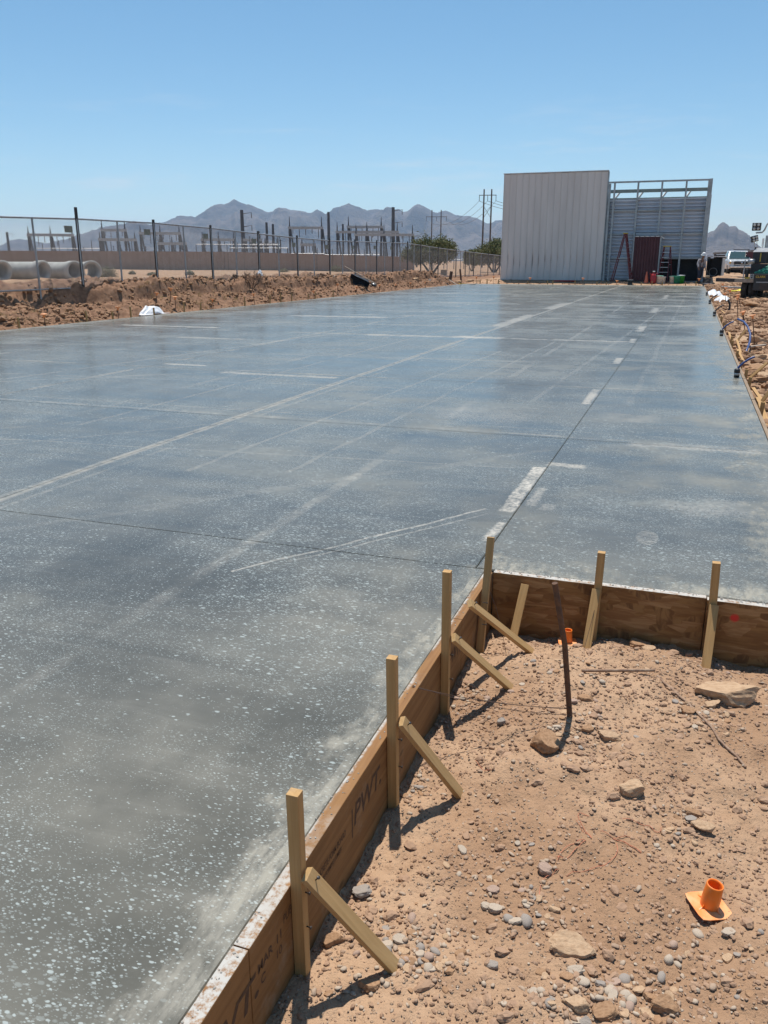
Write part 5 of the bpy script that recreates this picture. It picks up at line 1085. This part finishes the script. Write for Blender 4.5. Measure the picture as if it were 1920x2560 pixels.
# small things along the far end
p = Z5(700, 1485, 56.9); e = empty('traffic_cone', (p.x, 56.9, gh(p.x, 56.9))); tag(e, 'faded orange traffic cone before the maroon housing', 'cone'); MB().lathe([(.145, .03), (.03, .70), (.028, .715), (.0, .715)], 18).build('body', 'cone', e); MB().box(-.19, .19, -.19, .19, 0, .03).build('base', 'black', e)
p = Z5(790, 1490, 56.9); e = empty('fuel_can', (p.x, 56.9, gh(p.x, 56.9))); tag(e, 'red jug-shaped water can beside the orange cone', 'can'); MB().lathe([(0, 0), (.17, 0), (.18, .1), (.18, .45), (.13, .56), (.06, .62), (.055, .70), (0, .70)], 16).build('body', 'red', e); MB().lathe([(.0, 0), (.07, 0), (.07, .06), (0, .06)], 12, (0, 0, .70)).build('cap', 'white_paint', e); MB().tube([(.1, 0, .57), (.2, 0, .66), (.24, 0, .5), (.17, 0, .38)], .02, 6).build('handle', 'red', e); MB().tube([(-.08, -.1, .5), (-.22, -.14, .62)], .025, 6).build('spout', 'red', e)
def bucket(x, y, lab, mat='white_paint', lid=None, s=1.0):
    p = Z5(x, y, 57.0); e = empty('bucket', (p.x, 57.0 + random.uniform(-.1, .1), gh(p.x, 57.0))); e.scale = (s, s, s); tag(e, lab, 'bucket'); MB().lathe([(0, 0), (.155, 0), (.185, .40), (.20, .40), (.20, .425), (.175, .425), (.15, .03), (0, .03)], 20).build('pail', mat, e); MB().tube([(-.19, 0, .38), (-.14, -.12, .25), (0, -.18, .20), (.14, -.12, .25), (.19, 0, .38)], .006, 5).build('bail', 'wire', e)
    if lid: MB().lathe([(0, .455), (.19, .452), (.205, .43), (.20, .41), (.19, .41)], 20).build('lid', lid, e)
bucket(872, 1490, 'white bucket with pale green lid right of the red can', lid='lid_green', s=1.08); bucket(912, 1485, 'white bucket tucked behind the pale-lidded one', s=1.0); bucket(1040, 1485, 'lone white bucket below the stepladder foot', lid='lid_green', s=1.05); bucket(1150, 1472, 'bright green bucket with white lid', 'green', 'white_paint', 1.15); bucket(1098, 1470, 'dark green bucket behind the bright green one', 'teal', None, 1.1)
p = Z5(495, 1505, 56.2); e = empty('anchor_cage', (p.x, 56.2, gh(p.x, 56.2) - .02)); tag(e, 'black square stand with flared top at the far slab edge', 'stand'); MB().box(-.13, .13, -.13, .13, 0, .26).build('body', 'black', e); MB().box(-.2, .2, -.2, .2, .26, .30).build('top_plate', 'black', e); MB().box(-.16, .16, -.16, .16, .30, .325).build('cap', 'galv', e)
for x in (1246, 1320, 1369, 1382, 1438, 1492, 1516, 1603, 1630, 1656, 1714, 1740, 1200, 1218):
    p = aty(x, 709, YE + .12); stick((p.x, YE + .12, -.1), (p.x + random.uniform(-.02, .02), YE + .12, random.uniform(.14, .30)), .06, .04, 'edge_stake', 'short wooden stake along the far end of the slab', 'stake', 'wooden stakes along the far slab edge', point=False, face=(0, -1, 0))
for x, h in ((1324, .34), (1456, .36), (1541, .22), (1746, .36), (1190, .4), (1233, .42)):
    p = aty(x, 709, YE + .5); cap_pin((p.x, YE + .5, gh(p.x, YE + .5)), h, (.02, 0), 'orange-capped steel pin beyond the far slab edge', 'orange-capped pins at the far end', .11)
for k, (x, w, mt) in enumerate(((1412, 1.4, 'red'), (1430, 1.0, 'deck'), (1650, .9, 'deck'))):
    p = aty(x, 704, 57.4); box_thing('board', (p.x, 57.4 + .2 * k, gh(p.x, 57.4) + .03), (w, .2, .07), (0, 0, .1 - .1 * k), mt, ('red-painted board lying before the pale wall', 'pale board lying beside the red one', 'pale board lying by the buckets')[k], 'board')

# ------------------------------------------------------------------ the worker
def skinned(name, pts, edges_, mat, parent, root=0, sub=2):
    me = bpy.data.meshes.new(name); me.from_pydata([p[:3] for p in pts], edges_, []); o = bpy.data.objects.new(name, me); col.objects.link(o); o.parent = parent
    md = o.modifiers.new('skin', 'SKIN'); md.use_smooth_shade = True
    for i, p in enumerate(pts): sv = me.skin_vertices[0].data[i]; sv.radius = (p[3], p[4] if len(p) > 4 else p[3]); sv.use_root = (i == root)
    ss = o.modifiers.new('sub', 'SUBSURF'); ss.levels = sub; ss.render_levels = sub; me.materials.append(M[mat]); return o
wx = atd(1748, 703, 57.3); w_ = empty('person', (wx.x, wx.y, gh(wx.x, wx.y)), R(25)); tag(w_, 'worker in white hard hat, grey long-sleeved shirt and dark jeans, stooping as they walk', 'person')
body = [(0, 0, .92, .13, .10), (0, -.03, 1.12, .12, .10), (0, -.08, 1.32, .14, .10), (0, -.14, 1.44, .07), (0, -.20, 1.54, .065), (0, -.25, 1.62, .085), (0, -.26, 1.70, .075),
        (-.18, -.08, 1.38, .06), (-.27, -.12, 1.14, .05), (-.26, -.26, .92, .038), (-.26, -.31, .84, .035), (.18, -.08, 1.38, .06), (.25, -.02, 1.12, .05), (.24, -.12, .90, .038), (.24, -.16, .82, .035),
        (-.10, .0, .88, .095), (-.12, -.14, .50, .07), (-.12, -.06, .09, .05), (-.12, -.19, .04, .045), (.10, .02, .88, .095), (.12, .10, .50, .07), (.13, .30, .12, .05), (.13, .18, .04, .045)]
be = [(0, 1), (1, 2), (2, 3), (3, 4), (4, 5), (5, 6), (2, 7), (7, 8), (8, 9), (9, 10), (2, 11), (11, 12), (12, 13), (13, 14), (0, 15), (15, 16), (16, 17), (17, 18), (0, 19), (19, 20), (20, 21), (21, 22)]
skinned('body', body, be, 'skin', w_)
g_ = lambda idx, add: [(*body[i][:3], *(r + add for r in body[i][3:])) for i in idx]
skinned('shirt', g_([0, 1, 2, 7, 8, 9, 11, 12, 13], .022), [(0, 1), (1, 2), (2, 3), (3, 4), (4, 5), (2, 6), (6, 7), (7, 8)], 'shirt', w_)
skinned('trousers', g_([0, 15, 16, 17, 19, 20, 21], .024), [(0, 1), (1, 2), (2, 3), (0, 4), (4, 5), (5, 6)], 'jeans', w_)
for s, a, b in ((-1, (-.12, -.03, 0), (-.12, -.24, 0)), (1, (.13, .33, .02), (.13, .12, 0))): MB().obox(((a[0] + b[0]) / 2, (a[1] + b[1]) / 2, .05), (.10, .29, .10)).build('boot', 'boot', w_, bevel=.03)
hp = Vector((0, -.26, 1.70)); hq = Matrix.Rotation(R(14), 3, 'X'); MB().lathe([(.0, .135), (.06, .125), (.105, .085), (.125, .02), (.128, -.01), (.175, -.03), (.178, -.04), (.12, -.02)], 24, hp, hq).build('hard_hat', 'hat', w_)
for s in (-1, 1): MB().tube([(s * .07, -.165, 1.40), (s * .07, -.15, 1.20), (s * .08, -.14, .98)], .018, 6).build('suspender', 'jeans', w_)
for s in (-1, 1):
    hb0 = Vector(body[10 if s < 0 else 14][:3]); 
    for k in range(4): MB().tube([hb0 + Vector((.0, -.022 + .015 * k, 0)), hb0 + Vector((-.01 * s, -.03 + .015 * k, -.05)), hb0 + Vector((-.025 * s, -.03 + .015 * k, -.085 + .01 * abs(k - 1.5)))], .009, 6).build('finger', 'skin', w_)
    MB().tube([hb0 + Vector((0, -.03, .02)), hb0 + Vector((-.01 * s, -.065, -.02)), hb0 + Vector((-.01 * s, -.07, -.05))], .010, 6).build('thumb', 'skin', w_)
# machine by the worker (plate compactor) and the black open box
p = atd(1765, 700, 56.6); e = empty('compactor', (p.x + .05, p.y, gh(p.x, p.y)), R(20)); tag(e, 'dark plate compactor the worker is leaning over', 'machine')
MB().box(-.22, .22, -.3, .3, .02, .08).build('base_plate', 'galv', e, bevel=.01); MB().box(-.18, .18, -.18, .2, .08, .36).build('engine', 'black', e, bevel=.03); MB().lathe([(0, 0), (.12, 0), (.12, .16), (0, .16)], 14, (0, -.05, .36)).build('air_filter', 'tan', e); MB().tube([(-.17, .2, .3), (-.17, .55, .8), (.17, .55, .8), (.17, .2, .3)], .018, 6).build('handle', 'dark_post', e)
p = atd(1765, 677, 63.5); bx = empty('equipment_box', (p.x, p.y, gh(p.x + .8, p.y) + .03), R(-8)); tag(bx, 'open-fronted black equipment box with a pale roof edge behind the worker', 'box'); W_, D_, H_ = 1.02, 1.4, 1.32
MB().box(0, .05, 0, D_, 0, H_).build('side_wall', 'black', bx); MB().box(W_ - .05, W_, 0, D_, 0, H_ - .06).build('side_wall', 'galv', bx); MB().box(.052, W_ - .052, D_ - .05, D_, 0, H_ - .08).build('back_wall', 'black', bx); MB().box(-.04, W_ + .10, -.06, D_ + .05, H_ + .003, H_ + .07).build('roof', 'white_paint', bx); MB().box(.052, W_ - .052, 0, D_ - .052, 0, .06).build('floor', 'black', bx)
hr = MB().tube([(.42 + .26 * math.cos(t * .35), .35, .34 + .26 * math.sin(t * .35)) for t in range(19)], .022, 6).build('hose_reel', 'galv', bx)

# ------------------------------------------------------------------ pickup truck
pk = atd(1838, 679, 80.0); tk = empty('pickup_truck', (pk.x, pk.y, gh(pk.x, pk.y) + .0), R(6)); tag(tk, 'silver pickup truck parked nose-on beyond the dirt heap', 'truck')
def loft(secs, mat, name, parent, smooth=True):
    n = len(secs[0]); V = [p for s in secs for p in s]; Fc = [(i * n + j, i * n + (j + 1) % n, (i + 1) * n + (j + 1) % n, (i + 1) * n + j) for i in range(len(secs) - 1) for j in range(n)]
    Fc += [tuple(range(n))[::-1], tuple(range((len(secs) - 1) * n, len(secs) * n))]; m = MB(); m.add(V, Fc, smooth); o = m.build(name, mat, parent, bevel=.03); return o
def sect(y, w, z0, z1, top, r=.12): return [(-w, y, z0), (w, y, z0), (w * 1.01, y, (z0 + z1) / 2), (w, y, z1 - r), (w * top, y, z1), (-w * top, y, z1), (-w, y, z1 - r), (-w * 1.01, y, (z0 + z1) / 2)]
loft([sect(-2.85, .88, .52, 1.02, .92), sect(-2.75, .95, .46, 1.12, .93), sect(-1.7, .98, .44, 1.20, .92), sect(-1.45, .99, .44, 1.24, .93), sect(.6, .99, .44, 1.26, .95), sect(2.6, .98, .5, 1.26, .97), sect(2.8, .96, .55, 1.24, .97)], 'silver_paint', 'body', tk, False)
loft([[(-.90, -1.35, 1.24), (.90, -1.35, 1.24), (.70, -.55, 1.86), (-.70, -.55, 1.86)], [(-.93, -1.0, 1.24), (.93, -1.0, 1.24), (.74, -.30, 1.92), (-.74, -.30, 1.92)], [(-.93, .75, 1.24), (.93, .75, 1.24), (.74, .55, 1.91), (-.74, .55, 1.91)]], 'silver_paint', 'cab', tk, False)
MB().hull8([(-.80, -1.375, 1.27), (.80, -1.375, 1.27), (.80, -1.345, 1.25), (-.80, -1.345, 1.25), (-.64, -.60, 1.835), (.64, -.60, 1.835), (.64, -.58, 1.80), (-.64, -.58, 1.80)]).build('windscreen', 'glass', tk)
for s in (-1, 1):
    MB().hull8([(s * .935, -.95, 1.30), (s * .935, .55, 1.30), (s * .90, .55, 1.30), (s * .90, -.95, 1.30), (s * .785, -.45, 1.80), (s * .785, .48, 1.80), (s * .75, .48, 1.80), (s * .75, -.45, 1.80)]).build('side_window', 'glass', tk)
    MB().obox((s * 1.10, -1.05, 1.36), (.22, .12, .26)).build('mirror', 'black', tk, bevel=.03)
    hl = MB().obox((s * .78, -2.79, .97), (.30, .16, .20)).build('headlight', 'lamp_glass', tk, bevel=.04); MB().obox((s * .90, -2.82, .95), (.10, .16, .16)).build('indicator', 'amber', hl)
    MB().obox((s * .70, -2.90, .55), (.16, .06, .10)).build('fog_lamp', 'lamp_glass', tk, bevel=.02)
    for yy in (-1.95, 1.75):
        q_ = Matrix.Rotation(R(90), 3, 'Y'); wh = MB().lathe([(.24, -.12), (.36, -.13), (.40, -.09), (.40, .09), (.36, .13), (.24, .12)], 24, (s * .86, yy, .40), q_).build('wheel', 'rubber', tk); MB().lathe([(0, -.09), (.24, -.10), (.24, .10), (0, .09)], 18, (s * .86, yy, .40), q_).build('rim', 'chrome', wh)
gr = MB().obox((0, -2.865, .90), (1.18, .08, .34)).build('grille', 'black', tk, bevel=.03); MB().lathe([(0, 0), (.075, 0), (.07, .02), (0, .02)], 12, (0, -2.91, .94), Matrix.Rotation(R(90), 3, 'X')).build('badge', 'chrome', gr); MB().obox((0, -2.915, .80), (1.12, .02, .03)).build('grille_bar', 'chrome', gr)
MB().obox((0, -2.92, .62), (1.86, .22, .17)).build('bumper', 'chrome', tk, bevel=.04); MB().obox((0, -2.86, .45), (1.6, .2, .16)).build('air_dam', 'black', tk); MB().obox((0, -3.035, .64), (.32, .012, .15)).build('number_plate', 'white_paint', tk)
MB().bar((-.4, -.5, 2.02), (.9, -.2, 2.0), .08, .05).build('roof_bar', 'dark_post', tk)
# low sheds behind the pickup
p = atd(1845, 640, 95); sh = empty('open_shed', (p.x, p.y, gh(p.x, p.y)), R(-4)); tag(sh, 'low open-sided grey shed behind the pickup truck', 'shed'); zt_ = atd(1845, 626, 95).z - sh.location.z
MB().hull8([(-2.4, 0, zt_ - .35), (2.2, 0, zt_ - .05), (2.2, 5, zt_ - .05), (-2.4, 5, zt_ - .35), (-2.4, 0, zt_ - .2), (2.2, 0, zt_ + .1), (2.2, 5, zt_ + .1), (-2.4, 5, zt_ - .2)]).build('roof', 'roof_grey', sh); MB().box(-2.2, 2.1, 4.8, 4.9, 0, zt_ - .4).build('back_wall', 'dark_in', sh)
for x in (-2.2, -.6, 1.0, 2.05): MB().box(x - .08, x + .08, .1, .26, 0, zt_ - .36).build('post', 'dark_post', sh)
for s in (-2.25, 2.1): MB().box(s, s + .05, .3, 4.8, 0, zt_ - .4).build('side_wall', 'dark_in', sh)
p = atd(1880, 655, 80); box_thing('shipping_crate', (p.x, p.y, gh(p.x, p.y)), (1.2, 2.0, 1.85), (0, 0, 0), 'maroon', 'maroon box standing between the open shed and the boom truck', 'crate')

# ------------------------------------------------------------------ boom truck at the right
TY = 40.0; tz = gh(2.5, TY + .4)
bt = empty('boom_truck', (1.73, TY, tz), R(-17)); tag(bt, 'dark flatbed boom truck with floodlights seen from behind', 'truck')
DZ = .83; q_ = Matrix.Rotation(R(90), 3, 'Y'); qx = Matrix.Rotation(R(90), 3, 'X')
MB().box(0, 2.45, .0, 5.6, DZ - .10, DZ - .03).build('deck_frame', 'dark_post', bt)
for i in range(8): MB().box(.005 + i * .305, .295 + i * .305, -.05, 5.6, DZ - .026, DZ + .02).build('deck_plank', 'deck', bt)
MB().box(0.02, .78, -.09, -.055, DZ - .13, DZ + .005).build('deck_edge', 'deck', bt)
for x in (.85, 1.55): MB().box(x, x + .12, .1, 7.6, DZ - .30, DZ - .102).build('chassis_rail', 'black', bt)
MB().box(.80, 2.45, -.14, -.06, .38, 1.05).build('tail_board', 'black', bt, bevel=.01)
t_ = bpy.data.objects.new('lettering', text_mesh('CLARK', .125, 'yellow_text', 0, .003)); col.objects.link(t_); t_.parent = bt; t_.matrix_local = Matrix.Translation((.87, -.146, .90)) @ Matrix.Rotation(R(90), 4, 'X')
MB().box(.92, 2.45, -.19, -.15, .70, .74).build('rub_rail', 'galv', bt); MB().box(1.05, 2.3, -.16, -.142, .42, .66).build('rear_panel', 'dark_post', bt)
lp = MB().box(.64, .79, -.16, -.10, DZ + .025, DZ + .22).build('lamp_bracket', 'galv', bt)
for z in (.08, .17): MB().lathe([(0, 0), (.035, 0), (.03, .02), (0, .02)], 12, (.715, -.165, DZ + z), qx).build('tail_lamp', 'black', lp)
for yy in (.55, 1.55):
    for xx in (.36, .66, 1.85, 2.15):
        wh = MB().lathe([(.22, -.11), (.36, -.125), (.42, -.09), (.42, .09), (.36, .125), (.22, .11)], 24, (xx, yy, .41), q_).build('wheel', 'rubber', bt); MB().lathe([(0, -.06), (.22, -.09), (.22, .09), (0, .06)], 16, (xx, yy, .41), q_).build('rim', 'dark_post', wh)
for xx in (.25, 2.2): MB().lathe([(.22, -.12), (.36, -.13), (.42, -.10), (.42, .10), (.36, .13), (.22, .12)], 24, (xx, 6.6, .41), q_).build('wheel', 'rubber', bt)
MB().box(.1, 2.35, 5.8, 7.5, .6, 2.35).build('cab', 'black', bt, bevel=.12); MB().box(.3, 2.15, 5.77, 5.795, 1.5, 2.2).build('rear_window', 'glass', bt)
# load: black generator cabinet with pale hood, can, tank, green bars
cb_ = MB().box(.48, 1.02, .55, 1.15, 1.47, 1.94).build('generator_cabinet', 'black', bt, bevel=.02); MB().hull8([(.47, .53, 1.945), (1.10, .53, 1.945), (1.10, 1.17, 1.945), (.47, 1.17, 1.945), (.58, .62, 2.11), (1.06, .62, 2.11), (1.06, 1.1, 2.11), (.58, 1.1, 2.11)]).build('cabinet_hood', 'white_paint', cb_); MB().box(.78, .82, .535, .548, 1.55, 1.90).build('warning_strip', 'yellow', cb_)
MB().box(.46, 1.15, .50, 1.2, DZ + .022, 1.46).build('cabinet_base', 'black', bt, bevel=.02); MB().box(.50, .57, .6, .7, 1.95, 2.14).build('exhaust', 'black', bt)
MB().box(.36, .46, .10, .35, DZ + .022, 1.25).build('jerry_can', 'black', bt, bevel=.02); MB().tube([(.32, .05, DZ + .03), (.32, .05, 1.62)], .022, 8).build('stanchion', 'galv', bt); MB().lathe([(0, 0), (.10, 0), (.10, .26), (0, .26)], 16, (.36, .4, 1.56), q_).build('air_tank', 'galv', bt)
for i in range(9): xx = .82 + .15 * i; MB().tube([(xx - .05, .0, 1.10 + .03 * (i % 3)), (xx + .28, .9, 1.34)], .028, 8).build('green_bar', 'teal', bt)
for i in range(6): MB().tube([(.80 + .08 * i, .02 + .03 * i, 1.09 + .06 * i), (2.5, .08 + .03 * i, 1.09 + .06 * i)], .022, 8).build('green_bar', 'teal', bt)
MB().box(.40, .72, .02, .3, DZ + .022, DZ + .08).build('strap_bundle', 'yellow', bt)
# floodlights on a bent arm and the boom mast
ym = .45
MB().box(1.15, 1.85, 1.6, 2.4, DZ + .022, 1.9).build('boom_pedestal', 'dark_post', bt); MB().box(.80, 1.12, 1.0, 1.1, 2.12, 2.62).build('control_cabinet', 'frame_steel', bt); MB().box(.70, .76, .9, 1.0, 2.10, 2.50).build('white_post', 'white_paint', bt)
MB().tube([(1.45, 1.9, 1.9), (1.40, 1.9, 3.3), (1.42, 1.2, 4.6)], [.15, .13, .11], 12).build('boom', 'black', bt)
MB().tube([(.52, ym, 2.72), (.76, ym, 2.73), (.84, ym, 2.82), (.92, ym, 3.04), (1.00, ym, 3.14), (1.35, 1.5, 3.2)], .034, 8).build('lamp_arm', 'frame_steel', bt)
for cx, cz, w__, lean in ((.52, 2.96, .34, 0), (.53, 2.48, .27, .25)):
    e2 = empty('floodlight', (cx, ym - .05, cz)); e2.parent = bt; e2.rotation_euler = (0, -lean, R(5) if not lean else R(38))
    MB().box(-w__ / 2, w__ / 2, 0, .14, -w__ * .46, w__ * .46).build('housing', 'black', e2, bevel=.01)
    for sx_ in (-1, 1):
        for sz_ in (-1, 1): MB().lathe([(0, 0), (.055, 0), (.05, .012), (0, .016)], 14, (sx_ * w__ * .23, -.004, sz_ * w__ * .22), qx).build('lens', 'lamp_glass', e2)
for x in (.50, .60): MB().tube([(x, ym, 2.36), (x + .02, ym + .1, 2.10)], .012, 6).build('lamp_leg', 'galv', bt)
MB().tube([(1.08 + .08 * math.cos(t * .5), .8, 2.74 + .10 * math.sin(t * .5) + .012 * t) for t in range(22)], .02, 6).build('cable_coil', 'black', bt)
# yellow strap on the dirt, planks and heap by the building
pts = [(1.95, 47.0), (2.25, 46.6), (2.5, 47.0), (2.75, 46.5), (2.95, 46.8)]
m = MB()
for i in range(len(pts) - 1): a, b = pts[i], pts[i + 1]; m.bar((*a, gh(*a) + .05), (*b, gh(*b) + .05), .34, .05)
tag(m.build('yellow_strap', 'bright_yellow', bevel=.01), 'bright yellow webbing bundled on the dirt beside the boom truck', 'strap')
for k, (x, y, D, w, mt, lab) in enumerate(((1835, 681, 63, 2.1, 'deck', 'long pale plank lying below the pickup truck'), (1822, 699, 57.5, 1.5, 'tray', 'dark tarpaulin fold on the dirt near the worker'), (1837, 711, 50, 1.3, 'frame_steel', 'grey board lying in front of the yellow strap'))):
    p = atd(x, y, D); box_thing('ground_board', (p.x, p.y, gh(p.x, p.y) + .03), (w, .3, .08 if k != 1 else .22), (0, .03, .05), mt, lab, 'board')

# ================================================================== RIGHT-HAND FORM AND ITS PINS
rf = tag(empty('edge_form'), 'thin timber form along the right-hand slab edge', 'form board')
for a, b in ((3.83, 9.9), (9.93, 16.0), (16.03, 24), (24.03, 33), (33.03, 44), (44.03, YE)): MB().box(XR + .006, XR + .040, a, b, -.30, -.004).build('form_plank', 'edge_wood', rf)
lf = tag(empty('edge_form'), 'thin timber form along the fence-side slab edge', 'form board')
for a in np.arange(6, YE - .1, 5.5): MB().box(XL - .045, XL - .006, a, min(a + 5.46, YE), -.30, -.006).build('form_plank', 'edge_wood', lf)
ef = tag(empty('edge_form'), 'timber form along the far end of the slab', 'form board')
for a in np.arange(XL, XR - .5, 3.7): MB().box(a, min(a + 3.66, XR), YE + .006, YE + .045, -.30, -.006).build('form_plank', 'edge_wood', ef)
z7 = lambda x, y: (1720 + .1808 * x, 700 + .1808 * y)
for (a, b) in (((1050, 1960), (1085, 1690)), ((885, 1560), (925, 1350)), ((815, 1440), (845, 1270)), ((770, 1290), (795, 1180)), ((745, 1150), (765, 1080)), ((615, 955), (645, 780)), ((640, 990), (665, 870)), ((545, 760), (570, 600)), ((530, 700), (550, 610)), ((490, 620), (515, 500)), ((510, 640), (540, 510)), ((460, 560), (480, 460)), ((350, 330), (360, 260))):
    f0 = at(*z7(*a), -.17); X = XR + .07 + (.04 if f0.x > XR + .2 else 0); Yf = f0.y; t = aty(*z7(*b), Yf)
    stick((X, Yf, -.28), (X + .02, Yf, max(t.z, .03)), .04, .03, 'edge_stake', 'wooden stake outside the right-hand form', 'stake', 'wooden stakes along the right-hand form', point=False, face=(0, -1, 0))
for (a, b) in (((940, 1690), (1106, 1530)), ((800, 1310), (1000, 1100)), ((890, 1560), (1106, 1700)), ((680, 1010), (800, 1090)), ((560, 760), (620, 830)), ((670, 870), (750, 960)), ((660, 810), (760, 730)), ((460, 450), (515, 470)), ((950, 1700), (1106, 1830)), ((980, 1760), (1106, 1880))):
    p0, p1 = at(*z7(*a), -.12), at(*z7(*b), -.12); hi = b[1] < a[1]
    f = (p1.x, p1.y, gh(p1.x, p1.y) + .03); s0 = (max(p0.x, XR + .06), p0.y, -.06)
    if hi: f = (f[0] * .8 + s0[0] * .2, s0[1] + .05, .06); s0 = (s0[0], s0[1], gh(s0[0], s0[1]))
    stick(f, s0, .04, .02, 'edge_brace', 'wooden brace slanting from the right-hand form to the spoil', 'brace', 'wooden braces along the right-hand form', point=False, face=(0, -.5, .8))
for k, (ft_, tp_) in enumerate((((610, 380), (580, 145)), ((705, 630), (680, 250)), ((745, 420), (690, 215)), ((820, 770), (755, 455)), ((790, 640), (770, 440)), ((940, 930), (893, 500)), ((525, 265), (480, 55)), ((500, 240), (525, 110)), ((530, 330), (510, 190)))):
    f0 = at(*z7(*ft_), -.2); t0 = aty(*z7(*tp_), f0.y); g0 = gh(f0.x, f0.y)
    cap_pin((f0.x, f0.y, g0), max(.25, t0.z - g0), (t0.x - f0.x, 0), 'orange-capped steel pin in the spoil outside the right-hand form', 'orange-capped pins in the right-hand spoil', .062 if f0.y < 26 else .085)
for k, (x, y) in enumerate(((1762, 716), (1769, 739), (1776, 760), (1786, 791), (1804, 840), (1843, 944))):
    p = at(x, y, 0); s = 1.0 + .35 * (5 - k) / 5; e = empty('conduit_stub', (min(p.x, XR - .07), p.y, .004)); e.scale = (s, s, s); tag(e, 'black conduit boot with a tube bent over the right-hand slab edge', 'conduit', 'conduit stubs along the right-hand slab edge')
    MB().lathe([(0, 0), (.034, 0), (.034, .06), (.037, .06), (.037, .10), (.020, .115), (0, .115)], 14).build('boot', 'black', e); MB().lathe([(.0345, .028), (.0355, .03), (.0355, .055), (.0345, .057)], 14).build('boot_band', 'galv', e)
    c_ = 'blue_hose' if k >= 4 else 'black'; MB().tube([(0, 0, .10), (.02, .01, .14), (.07, .03, .19), (.13, .05, .235), (.19, .07, .262)], .015, 8).build('tube', c_, e)
pts = [at(*z7(*q__), z) for q__, z in (((690, 540), .22), ((770, 575), .24), ((830, 650), .18), ((862, 750), .06), ((855, 850), -.06), ((825, 940), -.15), ((800, 1000), -.20))]
y0_ = at(*z7(800, 1000), -.2).y
pts = [aty(*z7(*q__), y0_ + .25 * (6 - i)) for i, q__ in enumerate(((690, 540), (770, 575), (830, 650), (862, 750), (855, 850), (825, 940), (800, 1000)))]
tag(MB().tube(pts + [Vector((pts[-1].x - .03, pts[-1].y - .02, gh(pts[-1].x, pts[-1].y) - .05))], .02, 10).build('hose', 'blue_hose'), 'dark blue hose arching out of the right-hand spoil', 'hose')
tag(MB().tube([aty(*z7(*q__), 30.5) for q__ in ((550, 450), (575, 390), (578, 330), (555, 275))], .035, 8).build('hose', 'black'), 'short black hose standing in the spoil behind the capped pins', 'hose')
for k, (x, y, s, mt) in enumerate(((760, 850, .22, 'tan'), (1000, 880, .22, 'tan'), (940, 1060, .16, 'tan'), (840, 1040, .14, 'brown'), (860, 1220, .13, 'brown'), (1080, 1060, .14, 'tan'), (930, 1250, .14, 'brown'), (860, 410, .30, 'brown'), (1000, 500, .12, 'brown'), (1060, 660, .14, 'brown'), (1000, 1380, .13, 'brown'), (920, 1630, .10, 'tan'), (1060, 1330, .10, 'tan'))):
    p = at(*z7(x, y), -.2); o = bpy.data.objects.new('boulder', rock_mesh('boulder', 500 + k, mt, .85)); col.objects.link(o); o.scale = (s * 1.1, s * 1.2, s * .62); o.location = (p.x, p.y, gh(p.x, p.y) + s * .22); o.rotation_euler = (.1, .15, k); tag(o, 'tan boulder in the spoil outside the right-hand form' if mt == 'tan' else 'brown boulder in the spoil outside the right-hand form', 'boulder', 'boulders in the right-hand spoil')
p = at(*z7(960, 950), -.18); box_thing('wood_scrap', (p.x, p.y, gh(p.x, p.y) + .05), (.34, .07, .03), (.1, -.1, .5), 'deck', 'pale wood scrap lying by the tan boulders', 'scrap')

# ================================================================== AIR
hz = N('desert_air'); hz.t.nodes.remove(hz.b); pv = hz.t.nodes.new('ShaderNodeVolumePrincipled'); pv.inputs['Color'].default_value = (.46, .70, 1.0, 1); pv.inputs['Density'].default_value = 7e-5; pv.inputs['Anisotropy'].default_value = .2
hz.t.links.new(pv.outputs[0], hz.out.inputs['Volume']); M['haze'] = hz.m
tag(MB().box(-9500, 9500, -9500, 9500, -8.5, 485).build('haze', 'haze'), 'thin pale desert haze', 'haze', kind='stuff')
